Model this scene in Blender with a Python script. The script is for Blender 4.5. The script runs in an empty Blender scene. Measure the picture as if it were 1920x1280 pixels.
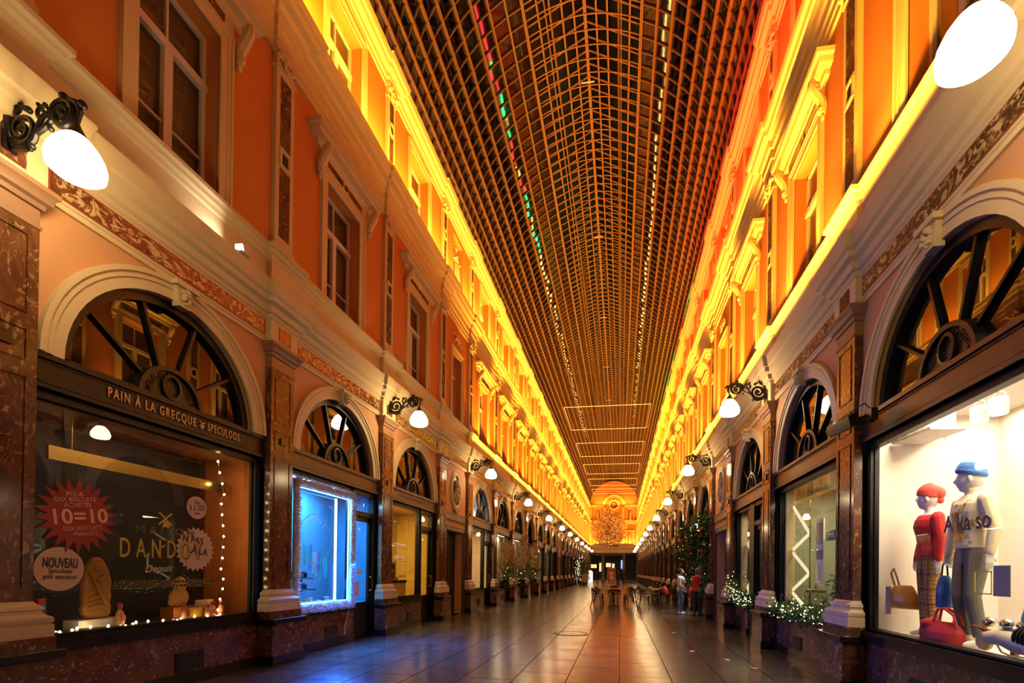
import bpy, bmesh, math, random
from mathutils import Vector, Matrix
PI = math.pi
rnd = random.Random(7)
scn = bpy.context.scene
COL = scn.collection

# ---------------------------------------------------------------- camera, world, exposure
cam_data = bpy.data.cameras.new('camera'); cam = bpy.data.objects.new('camera', cam_data); COL.objects.link(cam)
YAW, PITCH, ROLL = math.radians(-8.9116), math.radians(.3753), math.radians(.6798)
F = Vector((math.sin(YAW)*math.cos(PITCH), math.cos(YAW)*math.cos(PITCH), math.sin(PITCH)))
R0 = Vector((math.cos(YAW), -math.sin(YAW), 0)); U0 = R0.cross(F)
RR = R0*math.cos(ROLL)+U0*math.sin(ROLL); UU = -R0*math.sin(ROLL)+U0*math.cos(ROLL)
cam.matrix_world = Matrix(((RR.x, UU.x, -F.x, 0), (RR.y, UU.y, -F.y, 0), (RR.z, UU.z, -F.z, 1.45), (0, 0, 0, 1)))
cam_data.sensor_width = 36; cam_data.lens = 901.5/1920*36
cam_data.shift_x = (960-1021.74)/1920; cam_data.shift_y = (1065.45-640)/1920
cam_data.clip_start = .05; cam_data.clip_end = 400
scn.camera = cam
w = bpy.data.worlds.new('night'); scn.world = w; w.use_nodes = True
w.node_tree.nodes['Background'].inputs[0].default_value = (.20, .22, .35, 1)
w.node_tree.nodes['Background'].inputs[1].default_value = .006
scn.view_settings.view_transform = 'Standard'; scn.view_settings.look = 'None'
scn.view_settings.gamma = 1; scn.view_settings.exposure = 0.38; scn.view_settings.use_curve_mapping = False
cy = scn.cycles
cy.max_bounces = 6; cy.diffuse_bounces = 3; cy.glossy_bounces = 3; cy.transmission_bounces = 4; cy.transparent_max_bounces = 12
cy.caustics_reflective = False; cy.caustics_refractive = False; cy.sample_clamp_indirect = 3

XL, XR, XC = -5.30, 2.98, -1.16          # wall planes and the middle of the nave
PY = [-3.55, -.12, 3.3, 6.72, 10.15, 13.55, 16.2] + [16.2+3.45*k for k in range(1, 7)]
PY += [40.3, 42.9] + [42.9+3.45*k for k in range(1, 7)] + [67.0, 69.6, 73.05, 76.5, 80.0]
NB = len(PY)-1
MEDAL = {5, 13, 21}                         # bays with the medallion door: 13.55-16.2, 40.3-42.9, 67-69.6
YEND = 81.0

def area(name, loc, size, power, color, direction, spread=math.radians(130)):
    d = bpy.data.lights.new(name, 'AREA'); d.shape = 'RECTANGLE'; d.size, d.size_y = size
    d.energy = power; d.color = color; d.spread = spread
    o = bpy.data.objects.new(name, d); COL.objects.link(o); o.location = loc
    o.rotation_euler = Vector(direction).to_track_quat('-Z', 'Y').to_euler()
    return o

# ledge uplights: amber strips on the lower cornice, coloured strips on the upper cornice
AMBER = (1.0, .39, .03); YELLOW = (1.0, .46, .05)
def strip(name, side, p, z, y0, y1, watt_per_m, color, tilt):
    X = XL+p if side == 'L' else XR-p
    sx = 1 if side == 'L' else -1
    o = area(name, (X, (y0+y1)/2, z), (y1-y0, .05), watt_per_m*(y1-y0), color, (tilt*sx, 0, 1))
    o.rotation_euler = (0, math.atan2(tilt*sx, 1) + PI, 0)
    o.rotation_euler = (Matrix(((0, 1, 0), (1, 0, 0), (0, 0, -1))).to_4x4()).to_euler()
    # local X along the gallery, light axis -Z pointing up and a little to the wall
    up = Vector((tilt*sx, 0, 1)).normalized(); xax = Vector((0, 1, 0)); zax = -up; yax = zax.cross(xax)
    o.matrix_world = Matrix(((xax.x, yax.x, zax.x, X), (xax.y, yax.y, zax.y, (y0+y1)/2), (xax.z, yax.z, zax.z, z), (0, 0, 0, 1)))
    return o
LOW, HIGH = 84.0, 33.0
def run(side, p, z, y0, y1, wpm, color, tilt, step=7.0, spread=130):
    n = max(1, round((y1-y0)/step))
    for k in range(n):
        strip('ledge_light', side, p, z, y0+(y1-y0)*k/n, y0+(y1-y0)*(k+1)/n-.15, wpm, color, tilt).data.spread = math.radians(spread)
run('R', .34, 5.76, 1.0, YEND-.5, LOW, AMBER, .22, spread=108)
run('L', .34, 5.76, 16.3, YEND-.5, LOW, AMBER, .22, spread=108)
GREEN = (.35, 1.0, .05); RED = (1.0, .10, .02)
run('L', .40, 10.16, 4.2, 7.6, HIGH, (.55, 1.0, .05), -.35)
run('L', .40, 10.16, 7.7, YEND-.5, HIGH, YELLOW, -.35)
run('R', .40, 10.16, 2.0, 23.0, HIGH*1.3, RED, -.35)
run('R', .40, 10.16, 23.1, 30.0, HIGH*.8, (1.0, .28, .02), -.35)
run('R', .40, 10.16, 30.1, 37.0, HIGH*.8, (.60, 1.0, .04), -.35)
run('R', .40, 10.16, 37.1, YEND-.5, HIGH, YELLOW, -.35)

# ---------------------------------------------------------------- mesh builder
class M:
    def __init__(s): s.v = []; s.f = []; s.sm = []
    def add(s, vs, fs, smooth=False):
        b = len(s.v); s.v += [tuple(v) for v in vs]; s.f += [tuple(b+i for i in f) for f in fs]; s.sm += [smooth]*len(fs)
        return s
    def box(s, x0, x1, y0, y1, z0, z1):
        return s.add([(x, y, z) for x in (x0, x1) for y in (y0, y1) for z in (z0, z1)],
                     [(0, 1, 3, 2), (4, 6, 7, 5), (0, 4, 5, 1), (2, 3, 7, 6), (0, 2, 6, 4), (1, 5, 7, 3)])
    def obox(s, c, ax, ay, az):                 # box from a centre and three half-axis vectors
        c, ax, ay, az = map(Vector, (c, ax, ay, az))
        return s.add([c+i*ax+j*ay+k*az for i in (-1, 1) for j in (-1, 1) for k in (-1, 1)],
                     [(0, 1, 3, 2), (4, 6, 7, 5), (0, 4, 5, 1), (2, 3, 7, 6), (0, 2, 6, 4), (1, 5, 7, 3)])
    def bar(s, a, b, w, h=None, up=(0, 0, 1)):
        a, b = Vector(a), Vector(b); d = b-a; L = d.length; d.normalize(); up = Vector(up)
        sd = d.cross(up)
        if sd.length < 1e-4: sd = d.cross(Vector((1, 0, 0)))
        sd.normalize(); u = sd.cross(d)
        return s.obox((a+b)/2, d*L/2, sd*w/2, u*(h or w)/2)
    def prism(s, poly, x0, x1, ax='x'):         # polygon in (y,z) pushed along x, or (x,z) along y, or (x,y) along z
        n = len(poly)
        g = {'x': lambda q, t: (t, q[0], q[1]), 'y': lambda q, t: (q[0], t, q[1]), 'z': lambda q, t: (q[0], q[1], t)}[ax]
        vs = [g(q, x0) for q in poly]+[g(q, x1) for q in poly]
        return s.add(vs, [tuple(range(n)), tuple(range(2*n-1, n-1, -1))]+[(i, (i+1) % n, n+(i+1) % n, n+i) for i in range(n)])
    def sheet(s, poly, x, ax='x'):
        g = {'x': lambda q: (x, q[0], q[1]), 'y': lambda q: (q[0], x, q[1]), 'z': lambda q: (q[0], q[1], x)}[ax]
        return s.add([g(q) for q in poly], [tuple(range(len(poly)))])
    def rings(s, rs, closed=True, caps=True, smooth=True):
        n = len(rs[0]); vs = [p for r in rs for p in r]; fs = []
        for i in range(len(rs)-1):
            for j in range(n if closed else n-1):
                k = (j+1) % n; fs.append((i*n+j, i*n+k, (i+1)*n+k, (i+1)*n+j))
        s.add(vs, fs, smooth)
        if caps and closed:
            s.add(rs[0], [tuple(range(n))[::-1]]); s.add(rs[-1], [tuple(range(n))])
        return s
    def tube(s, pts, r, n=8, caps=True, flat=None):
        pts = [Vector(p) for p in pts]; rs = r if isinstance(r, (list, tuple)) else [r]*len(pts)
        out = []; prev = None
        for i, p in enumerate(pts):
            d = (pts[min(i+1, len(pts)-1)]-pts[max(i-1, 0)])
            d = d.normalized() if d.length > 1e-9 else Vector((0, 0, 1))
            if prev is None:
                u = d.cross(Vector((0, 0, 1)))
                if u.length < 1e-3: u = d.cross(Vector((1, 0, 0)))
            else: u = prev-d*prev.dot(d)
            u.normalize(); prev = u; v = d.cross(u)
            out.append([p+(u*math.cos(2*PI*j/n)+v*math.sin(2*PI*j/n)*(flat or 1))*rs[i] for j in range(n)])
        return s.rings(out, True, caps)
    def lathe(s, prof, n=20, c=(0, 0, 0), axis='z', a0=0, a1=2*PI, sx=1, sy=1):
        full = abs(a1-a0-2*PI) < 1e-6; m = n if full else n+1; out = []
        for r, z in prof:
            ring = []
            for j in range(m):
                a = a0+(a1-a0)*j/n; x, y = r*math.cos(a)*sx, r*math.sin(a)*sy
                ring.append((c[0]+x, c[1]+y, c[2]+z) if axis == 'z' else (c[0]+z, c[1]+x, c[2]+y) if axis == 'x' else (c[0]+x, c[1]+z, c[2]+y))
            out.append(ring)
        return s.rings(out, full, full)
    def ball(s, c, r, nu=12, nv=8):
        rx, ry, rz = r if isinstance(r, (list, tuple)) else (r, r, r)
        prof = [(math.sin(PI*i/nv), -math.cos(PI*i/nv)) for i in range(nv+1)]
        rs = [[(c[0]+rx*max(q, .001)*math.cos(2*PI*j/nu), c[1]+ry*max(q, .001)*math.sin(2*PI*j/nu), c[2]+rz*z) for j in range(nu)] for q, z in prof]
        return s.rings(rs)
    def mesh(s, name, mats, mi=None):
        me = bpy.data.meshes.new(name); me.from_pydata(s.v, [], s.f); me.update()
        bm = bmesh.new(); bm.from_mesh(me); bmesh.ops.recalc_face_normals(bm, faces=bm.faces); bm.to_mesh(me); bm.free()
        for m in (mats if isinstance(mats, (list, tuple)) else [mats]): me.materials.append(m)
        me.polygons.foreach_set('use_smooth', s.sm)
        me.set_sharp_from_angle(angle=math.radians(40))
        return me
    def build(s, name, mat, parent=None, loc=(0, 0, 0), rot=(0, 0, 0), bevel=0, label=None):
        o = bpy.data.objects.new(name, s.mesh(name, mat)); COL.objects.link(o)
        o.location = loc; o.rotation_euler = rot
        if parent: o.parent = parent
        if bevel:
            b = o.modifiers.new('bevel', 'BEVEL'); b.width = bevel; b.segments = 2; b.limit_method = 'ANGLE'
        if label: o['label'] = label
        return o

def thing(name, label, cat, loc=(0, 0, 0), rz=0, group=None):
    o = bpy.data.objects.new(name, None); COL.objects.link(o); o.empty_display_size = .1
    o.location = loc; o.rotation_euler = (0, 0, rz)
    return tag(o, label, cat, group)
def tag(o, label, cat, group=None):
    o['label'] = label; o['category'] = cat
    if group: o['group'] = group
    return o
def struct(o): o['kind'] = 'structure'; return o
def stuff(o): o['kind'] = 'stuff'; return o
def dup(root, loc=None, rz=None, label=None, group=None):
    r = root.copy(); COL.objects.link(r)
    if loc is not None: r.location = loc
    if rz is not None: r.rotation_euler = (0, 0, rz)
    if label: r['label'] = label
    if group: r['group'] = group
    def kids(a, b):
        for ch in a.children:
            c = ch.copy(); COL.objects.link(c); c.parent = b; kids(ch, c)
    kids(root, r)
    return r
ORD = ['first', 'second', 'third', 'fourth', 'fifth', 'sixth', 'seventh', 'eighth', 'ninth', 'tenth', 'eleventh', 'twelfth', 'thirteenth',
       'fourteenth', 'fifteenth', 'sixteenth', 'seventeenth', 'eighteenth', 'nineteenth', 'twentieth', 'twenty-first', 'twenty-second', 'twenty-third', 'twenty-fourth', 'twenty-fifth', 'twenty-sixth', 'twenty-seventh']
SIDES = ('L', 'R'); SW = {'L': 'left', 'R': 'right'}
YO = {'L': 0, 'R': .08}                    # the right side stands a hand's breadth farther along
def base(side, y, p=0, z=0): return ((XL+p) if side == 'L' else (XR-p), y+YO[side], z)
def rz(side): return 0 if side == 'L' else PI

# ---------------------------------------------------------------- materials
MATS = {}
def nodes(name):
    m = bpy.data.materials.new(name); m.use_nodes = True; nt = m.node_tree; MATS[name] = m
    return m, nt, nt.nodes['Principled BSDF']
def N(nt, t, **kw):
    n = nt.nodes.new(t)
    for k, v in kw.items():
        if k.startswith('i_'): n.inputs[int(k[2:]) if k[2:].isdigit() else k[2:].replace('_', ' ')].default_value = v
        else: setattr(n, k, v)
    return n
def c4(c): return (c[0], c[1], c[2], 1)
def plain(name, col, rough=.5, metal=0, var=.12, scale=6, bump=0, emit=0, ecol=None, spec=None, world=False):
    m, nt, b = nodes(name); L = nt.links.new
    b.inputs['Roughness'].default_value = rough; b.inputs['Metallic'].default_value = metal
    if spec is not None: b.inputs['Specular IOR Level'].default_value = spec
    if var or bump:
        co = N(nt, 'ShaderNodeNewGeometry').outputs['Position'] if world else N(nt, 'ShaderNodeTexCoord').outputs['Object']
        no = N(nt, 'ShaderNodeTexNoise', i_Scale=scale, i_Detail=4.0); L(co, no.inputs['Vector'])
        mx = N(nt, 'ShaderNodeMix', data_type='RGBA'); L(no.outputs['Fac'], mx.inputs[0])
        mx.inputs[6].default_value = c4([x*(1-var) for x in col]); mx.inputs[7].default_value = c4([min(1, x*(1+var)) for x in col])
        L(mx.outputs[2], b.inputs['Base Color'])
        if bump:
            bp = N(nt, 'ShaderNodeBump', i_Strength=bump, i_Distance=.01); L(no.outputs['Fac'], bp.inputs['Height']); L(bp.outputs[0], b.inputs['Normal'])
    else: b.inputs['Base Color'].default_value = c4(col)
    if emit:
        b.inputs['Emission Color'].default_value = c4(ecol or col); b.inputs['Emission Strength'].default_value = emit
    return m
def marble(name, dark, mid, vein, scale=5, rough=.12, amount=.55, stretch=(1, 1, 1), seed=0):
    m, nt, b = nodes(name); L = nt.links.new
    ps = N(nt, 'ShaderNodeNewGeometry'); mp = N(nt, 'ShaderNodeMapping'); mp.inputs['Scale'].default_value = stretch; mp.inputs['Location'].default_value = (seed, seed*.7, 0)
    L(ps.outputs['Position'], mp.inputs['Vector'])
    n1 = N(nt, 'ShaderNodeTexNoise', i_Scale=scale, i_Detail=8.0, i_Roughness=.65, i_Distortion=1.2); L(mp.outputs[0], n1.inputs['Vector'])
    n2 = N(nt, 'ShaderNodeTexNoise', i_Scale=scale*2.2, i_Detail=6.0, i_Roughness=.6, i_Distortion=2.5); L(mp.outputs[0], n2.inputs['Vector'])
    r1 = N(nt, 'ShaderNodeValToRGB'); e = r1.color_ramp.elements
    e[0].position = .35; e[0].color = c4(dark); e[1].position = .62; e[1].color = c4(mid); L(n1.outputs['Fac'], r1.inputs[0])
    r2 = N(nt, 'ShaderNodeValToRGB'); e = r2.color_ramp.elements
    e[0].position = amount; e[0].color = (0, 0, 0, 1); e[1].position = amount+.10; e[1].color = (1, 1, 1, 1); L(n2.outputs['Fac'], r2.inputs[0])
    mx = N(nt, 'ShaderNodeMix', data_type='RGBA'); L(r2.outputs[0], mx.inputs[0]); L(r1.outputs[0], mx.inputs[6]); mx.inputs[7].default_value = c4(vein)
    L(mx.outputs[2], b.inputs['Base Color']); b.inputs['Roughness'].default_value = rough
    return m
def glow(name, col, strength):
    m, nt, b = nodes(name); nt.nodes.remove(b); e = N(nt, 'ShaderNodeEmission', i_0=c4(col), i_1=strength)
    nt.links.new(e.outputs[0], nt.nodes['Material Output'].inputs[0]); return m
def glass(name, tint=(1, 1, 1), rough=0.0, ior=1.5, bump=0, bscale=3, gain=1.0):
    m, nt, b = nodes(name); nt.nodes.remove(b); L = nt.links.new
    t = N(nt, 'ShaderNodeBsdfTransparent', i_0=c4(tint)); g = N(nt, 'ShaderNodeBsdfGlossy', i_Roughness=rough)
    fr = N(nt, 'ShaderNodeLayerWeight', i_Blend=.5); mx = N(nt, 'ShaderNodeMixShader')
    pw = N(nt, 'ShaderNodeMath', operation='POWER'); L(fr.outputs['Facing'], pw.inputs[0]); pw.inputs[1].default_value = 5.0
    f0 = ((ior-1)/(ior+1))**2
    mu = N(nt, 'ShaderNodeMath', operation='MULTIPLY_ADD', use_clamp=True); L(pw.outputs[0], mu.inputs[0]); mu.inputs[1].default_value = (1-f0)*gain; mu.inputs[2].default_value = f0*gain
    L(mu.outputs[0], mx.inputs[0]); L(t.outputs[0], mx.inputs[1]); L(g.outputs[0], mx.inputs[2])
    if bump:
        ps = N(nt, 'ShaderNodeNewGeometry'); no = N(nt, 'ShaderNodeTexNoise', i_Scale=bscale, i_Detail=1.0); L(ps.outputs['Position'], no.inputs['Vector'])
        bp = N(nt, 'ShaderNodeBump', i_Strength=bump, i_Distance=.05); L(no.outputs['Fac'], bp.inputs['Height'])
        L(bp.outputs[0], g.inputs['Normal']); L(bp.outputs[0], fr.inputs['Normal'])
    L(mx.outputs[0], nt.nodes['Material Output'].inputs[0]); return m

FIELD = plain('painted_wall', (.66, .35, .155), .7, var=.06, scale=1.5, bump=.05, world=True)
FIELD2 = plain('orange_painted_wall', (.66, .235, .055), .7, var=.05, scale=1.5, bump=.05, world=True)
TRIM = plain('painted_stone', (.76, .60, .32), .6, var=.07, scale=2.5, bump=.05, world=True)
STONE = plain('pale_stone', (.60, .47, .33), .45, var=.12, scale=5, world=True)
REDM = marble('red_marble', (.055, .022, .012), (.15, .062, .032), (.36, .22, .11), 4.2, .13, .552, (1, 1, .6))
PLINTHM = marble('flecked_marble', (.050, .020, .016), (.13, .050, .034), (.42, .27, .20), 4.5, .15, .575, seed=3)
BRECCIA = marble('breccia_marble', (.022, .013, .008), (.10, .055, .025), (.62, .46, .22), 2.6, .2, .485, (1, 1, 1.3), seed=9)
BLACKST = plain('black_stone', (.012, .011, .010), .16, var=.3, scale=8)
DARKWOOD = plain('dark_frame', (.007, .0075, .006), .4, var=.2, scale=9, spec=.3)
TRANSOM = plain('brown_wood', (.075, .040, .018), .35, var=.25, scale=7)
IRON = plain('cast_iron', (.009, .008, .008), .42, metal=0, var=.2, scale=20, spec=.4)
DGLASS = glass('window_glass', (.95, .95, .94), 0, 1.5)
UGLASS = glass('upper_glass', (.75, .72, .65), .02, 1.55, .03, 2.5, gain=1.3)
WHITEP = plain('white_frame_paint', (.78, .70, .58), .45, var=.05)
# ---------------------------------------------------------------- floor
def floor_mat():
    m, nt, b = nodes('stone_floor'); L = nt.links.new
    ps = N(nt, 'ShaderNodeNewGeometry'); mp = N(nt, 'ShaderNodeMapping'); mp.inputs['Rotation'].default_value = (0, 0, PI/2); L(ps.outputs['Position'], mp.inputs['Vector'])
    br = N(nt, 'ShaderNodeTexBrick', offset=.5, i_Scale=1.0, i_Mortar_Size=.006, i_Mortar_Smooth=.1, i_Bias=0.0, i_Brick_Width=1.05, i_Row_Height=.70)
    br.inputs['Color1'].default_value = (.085, .067, .052, 1); br.inputs['Color2'].default_value = (.135, .108, .084, 1); br.inputs['Mortar'].default_value = (.004, .0035, .003, 1)
    L(mp.outputs[0], br.inputs['Vector'])
    no = N(nt, 'ShaderNodeTexNoise', i_Scale=2.2, i_Detail=6.0, i_Roughness=.65); L(ps.outputs['Position'], no.inputs['Vector'])
    mx = N(nt, 'ShaderNodeMix', data_type='RGBA', blend_type='MULTIPLY'); mx.inputs[0].default_value = .7; L(br.outputs['Color'], mx.inputs[6])
    rp = N(nt, 'ShaderNodeValToRGB'); rp.color_ramp.elements[0].position = .3; rp.color_ramp.elements[0].color = (.55, .55, .55, 1); rp.color_ramp.elements[1].position = .7; L(no.outputs['Fac'], rp.inputs[0]); L(rp.outputs[0], mx.inputs[7])
    L(mx.outputs[2], b.inputs['Base Color'])
    mr = N(nt, 'ShaderNodeMapRange'); mr.inputs[3].default_value = .12; mr.inputs[4].default_value = .30; L(no.outputs['Fac'], mr.inputs[0]); L(mr.outputs[0], b.inputs['Roughness'])
    sr = N(nt, 'ShaderNodeMath', operation='MULTIPLY_ADD'); L(br.outputs['Fac'], sr.inputs[0]); sr.inputs[1].default_value = -.5; sr.inputs[2].default_value = .5; L(sr.outputs[0], b.inputs['Specular IOR Level'])
    n2 = N(nt, 'ShaderNodeTexNoise', i_Scale=5.0, i_Detail=2.0); L(ps.outputs['Position'], n2.inputs['Vector'])
    ad = N(nt, 'ShaderNodeMath', operation='MULTIPLY_ADD'); L(br.outputs['Fac'], ad.inputs[0]); ad.inputs[1].default_value = -3.0; L(n2.outputs['Fac'], ad.inputs[2])
    bp = N(nt, 'ShaderNodeBump', i_Strength=.16, i_Distance=.004); L(ad.outputs[0], bp.inputs['Height']); L(bp.outputs[0], b.inputs['Normal'])
    return m
FLOORM = floor_mat()
struct(M().box(XL-3, XR+3, -6, 96, -.2, 0).build('floor', FLOORM))

# ---------------------------------------------------------------- walls with their openings
ARCH_R, ARCH_C = 1.20, 3.42
def arch_pts(r, n=28, zc=ARCH_C): return [(r*math.cos(PI-PI*k/n), zc+r*math.sin(PI*k/n)) for k in range(n+1)]
def rect_hole(m, ya, yb, za, zb, oy0, oy1, oz0, oz1, depth):
    for a, b, c, d in ((ya, oy0, za, zb), (oy1, yb, za, zb), (oy0, oy1, za, oz0), (oy0, oy1, oz1, zb)):
        if b-a > 1e-4 and d-c > 1e-4: m.add([(0, a, c), (0, b, c), (0, b, d), (0, a, d)], [(0, 1, 2, 3)])
    for a, b in (((oy0, oz0), (oy1, oz0)), ((oy1, oz0), (oy1, oz1)), ((oy1, oz1), (oy0, oz1)), ((oy0, oz1), (oy0, oz0))):
        m.add([(0, a[0], a[1]), (0, b[0], b[1]), (-depth, b[0], b[1]), (-depth, a[0], a[1])], [(0, 1, 2, 3)])
def local(side, y): return (lambda t: y+t) if side == 'L' else (lambda t: y-t)
def wall(side):
    m = M()
    for i in range(NB):
        ya, yb = PY[i], PY[i+1]; yc = (ya+yb)/2; hw = (yb-ya)/2
        q = M()
        if i in MEDAL:
            rect_hole(q, -hw, hw, 0, 4.95, -.78, .78, 0, 2.72, .45)
            rect_hole(q, -hw, hw, 6.2, 9.4, -.42, .42, 6.3, 8.35, .32)
            rect_hole(q, -hw, hw, 9.9, 12.45, -.44, .44, 10.35, 12.1, .38)
        else:
            pts = arch_pts(ARCH_R)
            q.add([(0, -hw, 4.95), (0, -hw, ARCH_C), (0, -ARCH_R, ARCH_C)], [(0, 1, 2)])
            top = [(0, -hw+2*hw*k/28, 4.95) for k in range(29)]
            q.add(top+[(0, y, z) for y, z in pts], [(k, k+1, 29+k+1, 29+k) for k in range(28)])
            q.add([(0, hw, 4.95), (0, hw, ARCH_C), (0, ARCH_R, ARCH_C)], [(0, 1, 2)])
            q.add([(0, y, z) for y, z in pts]+[(-.16, y, z) for y, z in pts], [(k, k+1, 29+k+1, 29+k) for k in range(28)])
            rect_hole(q, -hw, hw, 6.2, 9.4, -.54, .54, 6.3, 8.45, .32)
            rect_hole(q, -hw, hw, 9.9, 12.45, -.54, .54, 10.2, 12.02, .34)
        m.add([(p, yc+y, z) for p, y, z in q.v], q.f)
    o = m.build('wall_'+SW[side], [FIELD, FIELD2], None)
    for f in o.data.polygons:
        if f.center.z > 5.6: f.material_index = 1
    if side == 'L': o.location = (XL, 0, 0)
    else: o.location = (XR, YO['R'], 0); o.scale = (-1, 1, 1)
    return struct(o)
for s in SIDES: wall(s)

# ---------------------------------------------------------------- cornices (breaking forward over every pilaster)
def sweep(m, prof, y0, y1): m.rings([[(p, y0, z) for p, z in prof], [(p, y1, z) for p, z in prof]], False, False, False)
def brk(m, prof, y, hw, off):
    pr = [(-off, prof[0][1])]+prof+[(-off, prof[-1][1])]
    pm = min(p for p, z in prof)
    a = [(p+off, y-hw-max(0, p-pm), z) for p, z in pr]; b = [(p+off, y+hw+max(0, p-pm), z) for p, z in pr]
    back0 = [(-.02, v[1], v[2]) for v in a]; back1 = [(-.02, v[1], v[2]) for v in b]
    m.rings([back0, a, b, back1], False, False, False)
COR1 = [(0, 4.83), (.03, 4.83), (.03, 4.88), (.045, 4.89), (.045, 5.17), (.07, 5.19), (.07, 5.23), (.11, 5.25), (.13, 5.33), (.19, 5.36), (.20, 5.43), (.235, 5.45), (.255, 5.55), (.275, 5.60), (.275, 5.63), (0, 5.65)]
PAR1 = [(.02, 5.64), (.02, 6.06), (.05, 6.08), (.06, 6.12), (.10, 6.14), (.11, 6.18), (.15, 6.20), (.15, 6.25), (0, 6.27)]
COR2 = [(0, 9.34), (.04, 9.34), (.04, 9.46), (.06, 9.47), (.06, 9.60), (.09, 9.62), (.09, 9.78), (.13, 9.80), (.16, 9.90), (.26, 9.92), (.28, 10.0), (.33, 10.02), (.36, 10.10), (.36, 10.12), (0, 10.15)]
COR3 = [(0, 12.28), (.04, 12.28), (.04, 12.36), (.08, 12.38), (.09, 12.46), (.18, 12.48), (.20, 12.56), (.24, 12.58), (.27, 12.68), (.27, 12.72), (0, 12.75)]
def trim(num, side, prof, hw, off, extra=None):
    m = M(); sweep(m, prof, PY[0], YEND)
    for y in PY: brk(m, prof, y, hw, off)
    if extra: extra(m)
    o = m.build('trim_%d' % num, TRIM)
    if side == 'L': o.location = (XL, 0, 0)
    else: o.location = (XR, YO['R'], 0); o.scale = (-1, 1, 1)
    return struct(o)
def dentils(m):
    y = PY[0]
    while y < 60:
        m.box(.09, .145, y, y+.055, 9.815, 9.885); y += .10
k = 1
for s in SIDES:
    trim(k, s, COR1, .25, .07); trim(k+1, s, PAR1, .27, .08); trim(k+2, s, COR2, .20, .06, dentils); trim(k+3, s, COR3, .17, .05); k += 4
# marble frieze panels of the lower cornice, red hairline border
REDLINE = plain('red_border', (.28, .06, .02), .4, var=.1)
def frieze(w):
    h = w/2-.36
    b = M().box(.03, .052, -h-.03, h+.03, 4.915, 5.145).mesh('frieze_border', REDLINE)
    p = M().box(.03, .057, -h, h, 4.935, 5.125).mesh('frieze_panel', BRECCIA)
    return b, p
FR = {}
for i in range(NB):
    w_ = round(PY[i+1]-PY[i], 2)
    if w_ not in FR: FR[w_] = frieze(w_)
    for s in SIDES:
        o = bpy.data.objects.new('trim_%d' % k, FR[w_][0]); COL.objects.link(o); o.location = base(s, (PY[i]+PY[i+1])/2); o.rotation_euler = (0, 0, rz(s)); struct(o)
        c = bpy.data.objects.new('marble_panel', FR[w_][1]); COL.objects.link(c); c.parent = o; k += 1
# arch surrounds with their keystones
def arch_ring(m, r0, r1, p0, p1, n=28, zc=ARCH_C):
    a, b = arch_pts(r0, n, zc), arch_pts(r1, n, zc)
    m.rings([[(p0, y, z) for y, z in a], [(p1, y, z) for y, z in a], [(p1, y, z) for y, z in b], [(p0, y, z) for y, z in b]], False, False, True)
    for e in (0, -1):
        m.add([(p0, *a[e]), (p1, *a[e]), (p1, *b[e]), (p0, *b[e])], [(0, 1, 2, 3)])
am = M()
for r0, r1, p1 in ((1.20, 1.31, .035), (1.31, 1.345, .05), (1.345, 1.37, .04), (1.37, 1.42, .065)): arch_ring(am, r0, r1, -.02, p1)
ARCHMESH = am.mesh('arch_surround', TRIM)
km = M().prism([(-.07, 4.56), (.07, 4.56), (.115, 4.80), (-.115, 4.80)], 0, .10).box(-.0, .15, -.15, .15, 4.78, 4.84)
for j in range(10):
    a = j*2.4; km.ball((.11+.01*(j % 3), .045*math.sin(a), 4.61+.017*j), (.03, .028, .028), 6, 5)
KEYMESH = km.mesh('keystone', TRIM)
for i in range(NB):
    if i in MEDAL: continue
    for s in SIDES:
        o = bpy.data.objects.new('trim_%d' % k, ARCHMESH); COL.objects.link(o); o.location = base(s, (PY[i]+PY[i+1])/2); o.rotation_euler = (0, 0, rz(s)); struct(o)
        c = bpy.data.objects.new('keystone', KEYMESH); COL.objects.link(c); c.parent = o; k += 1
TRIM_NEXT = k

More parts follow.
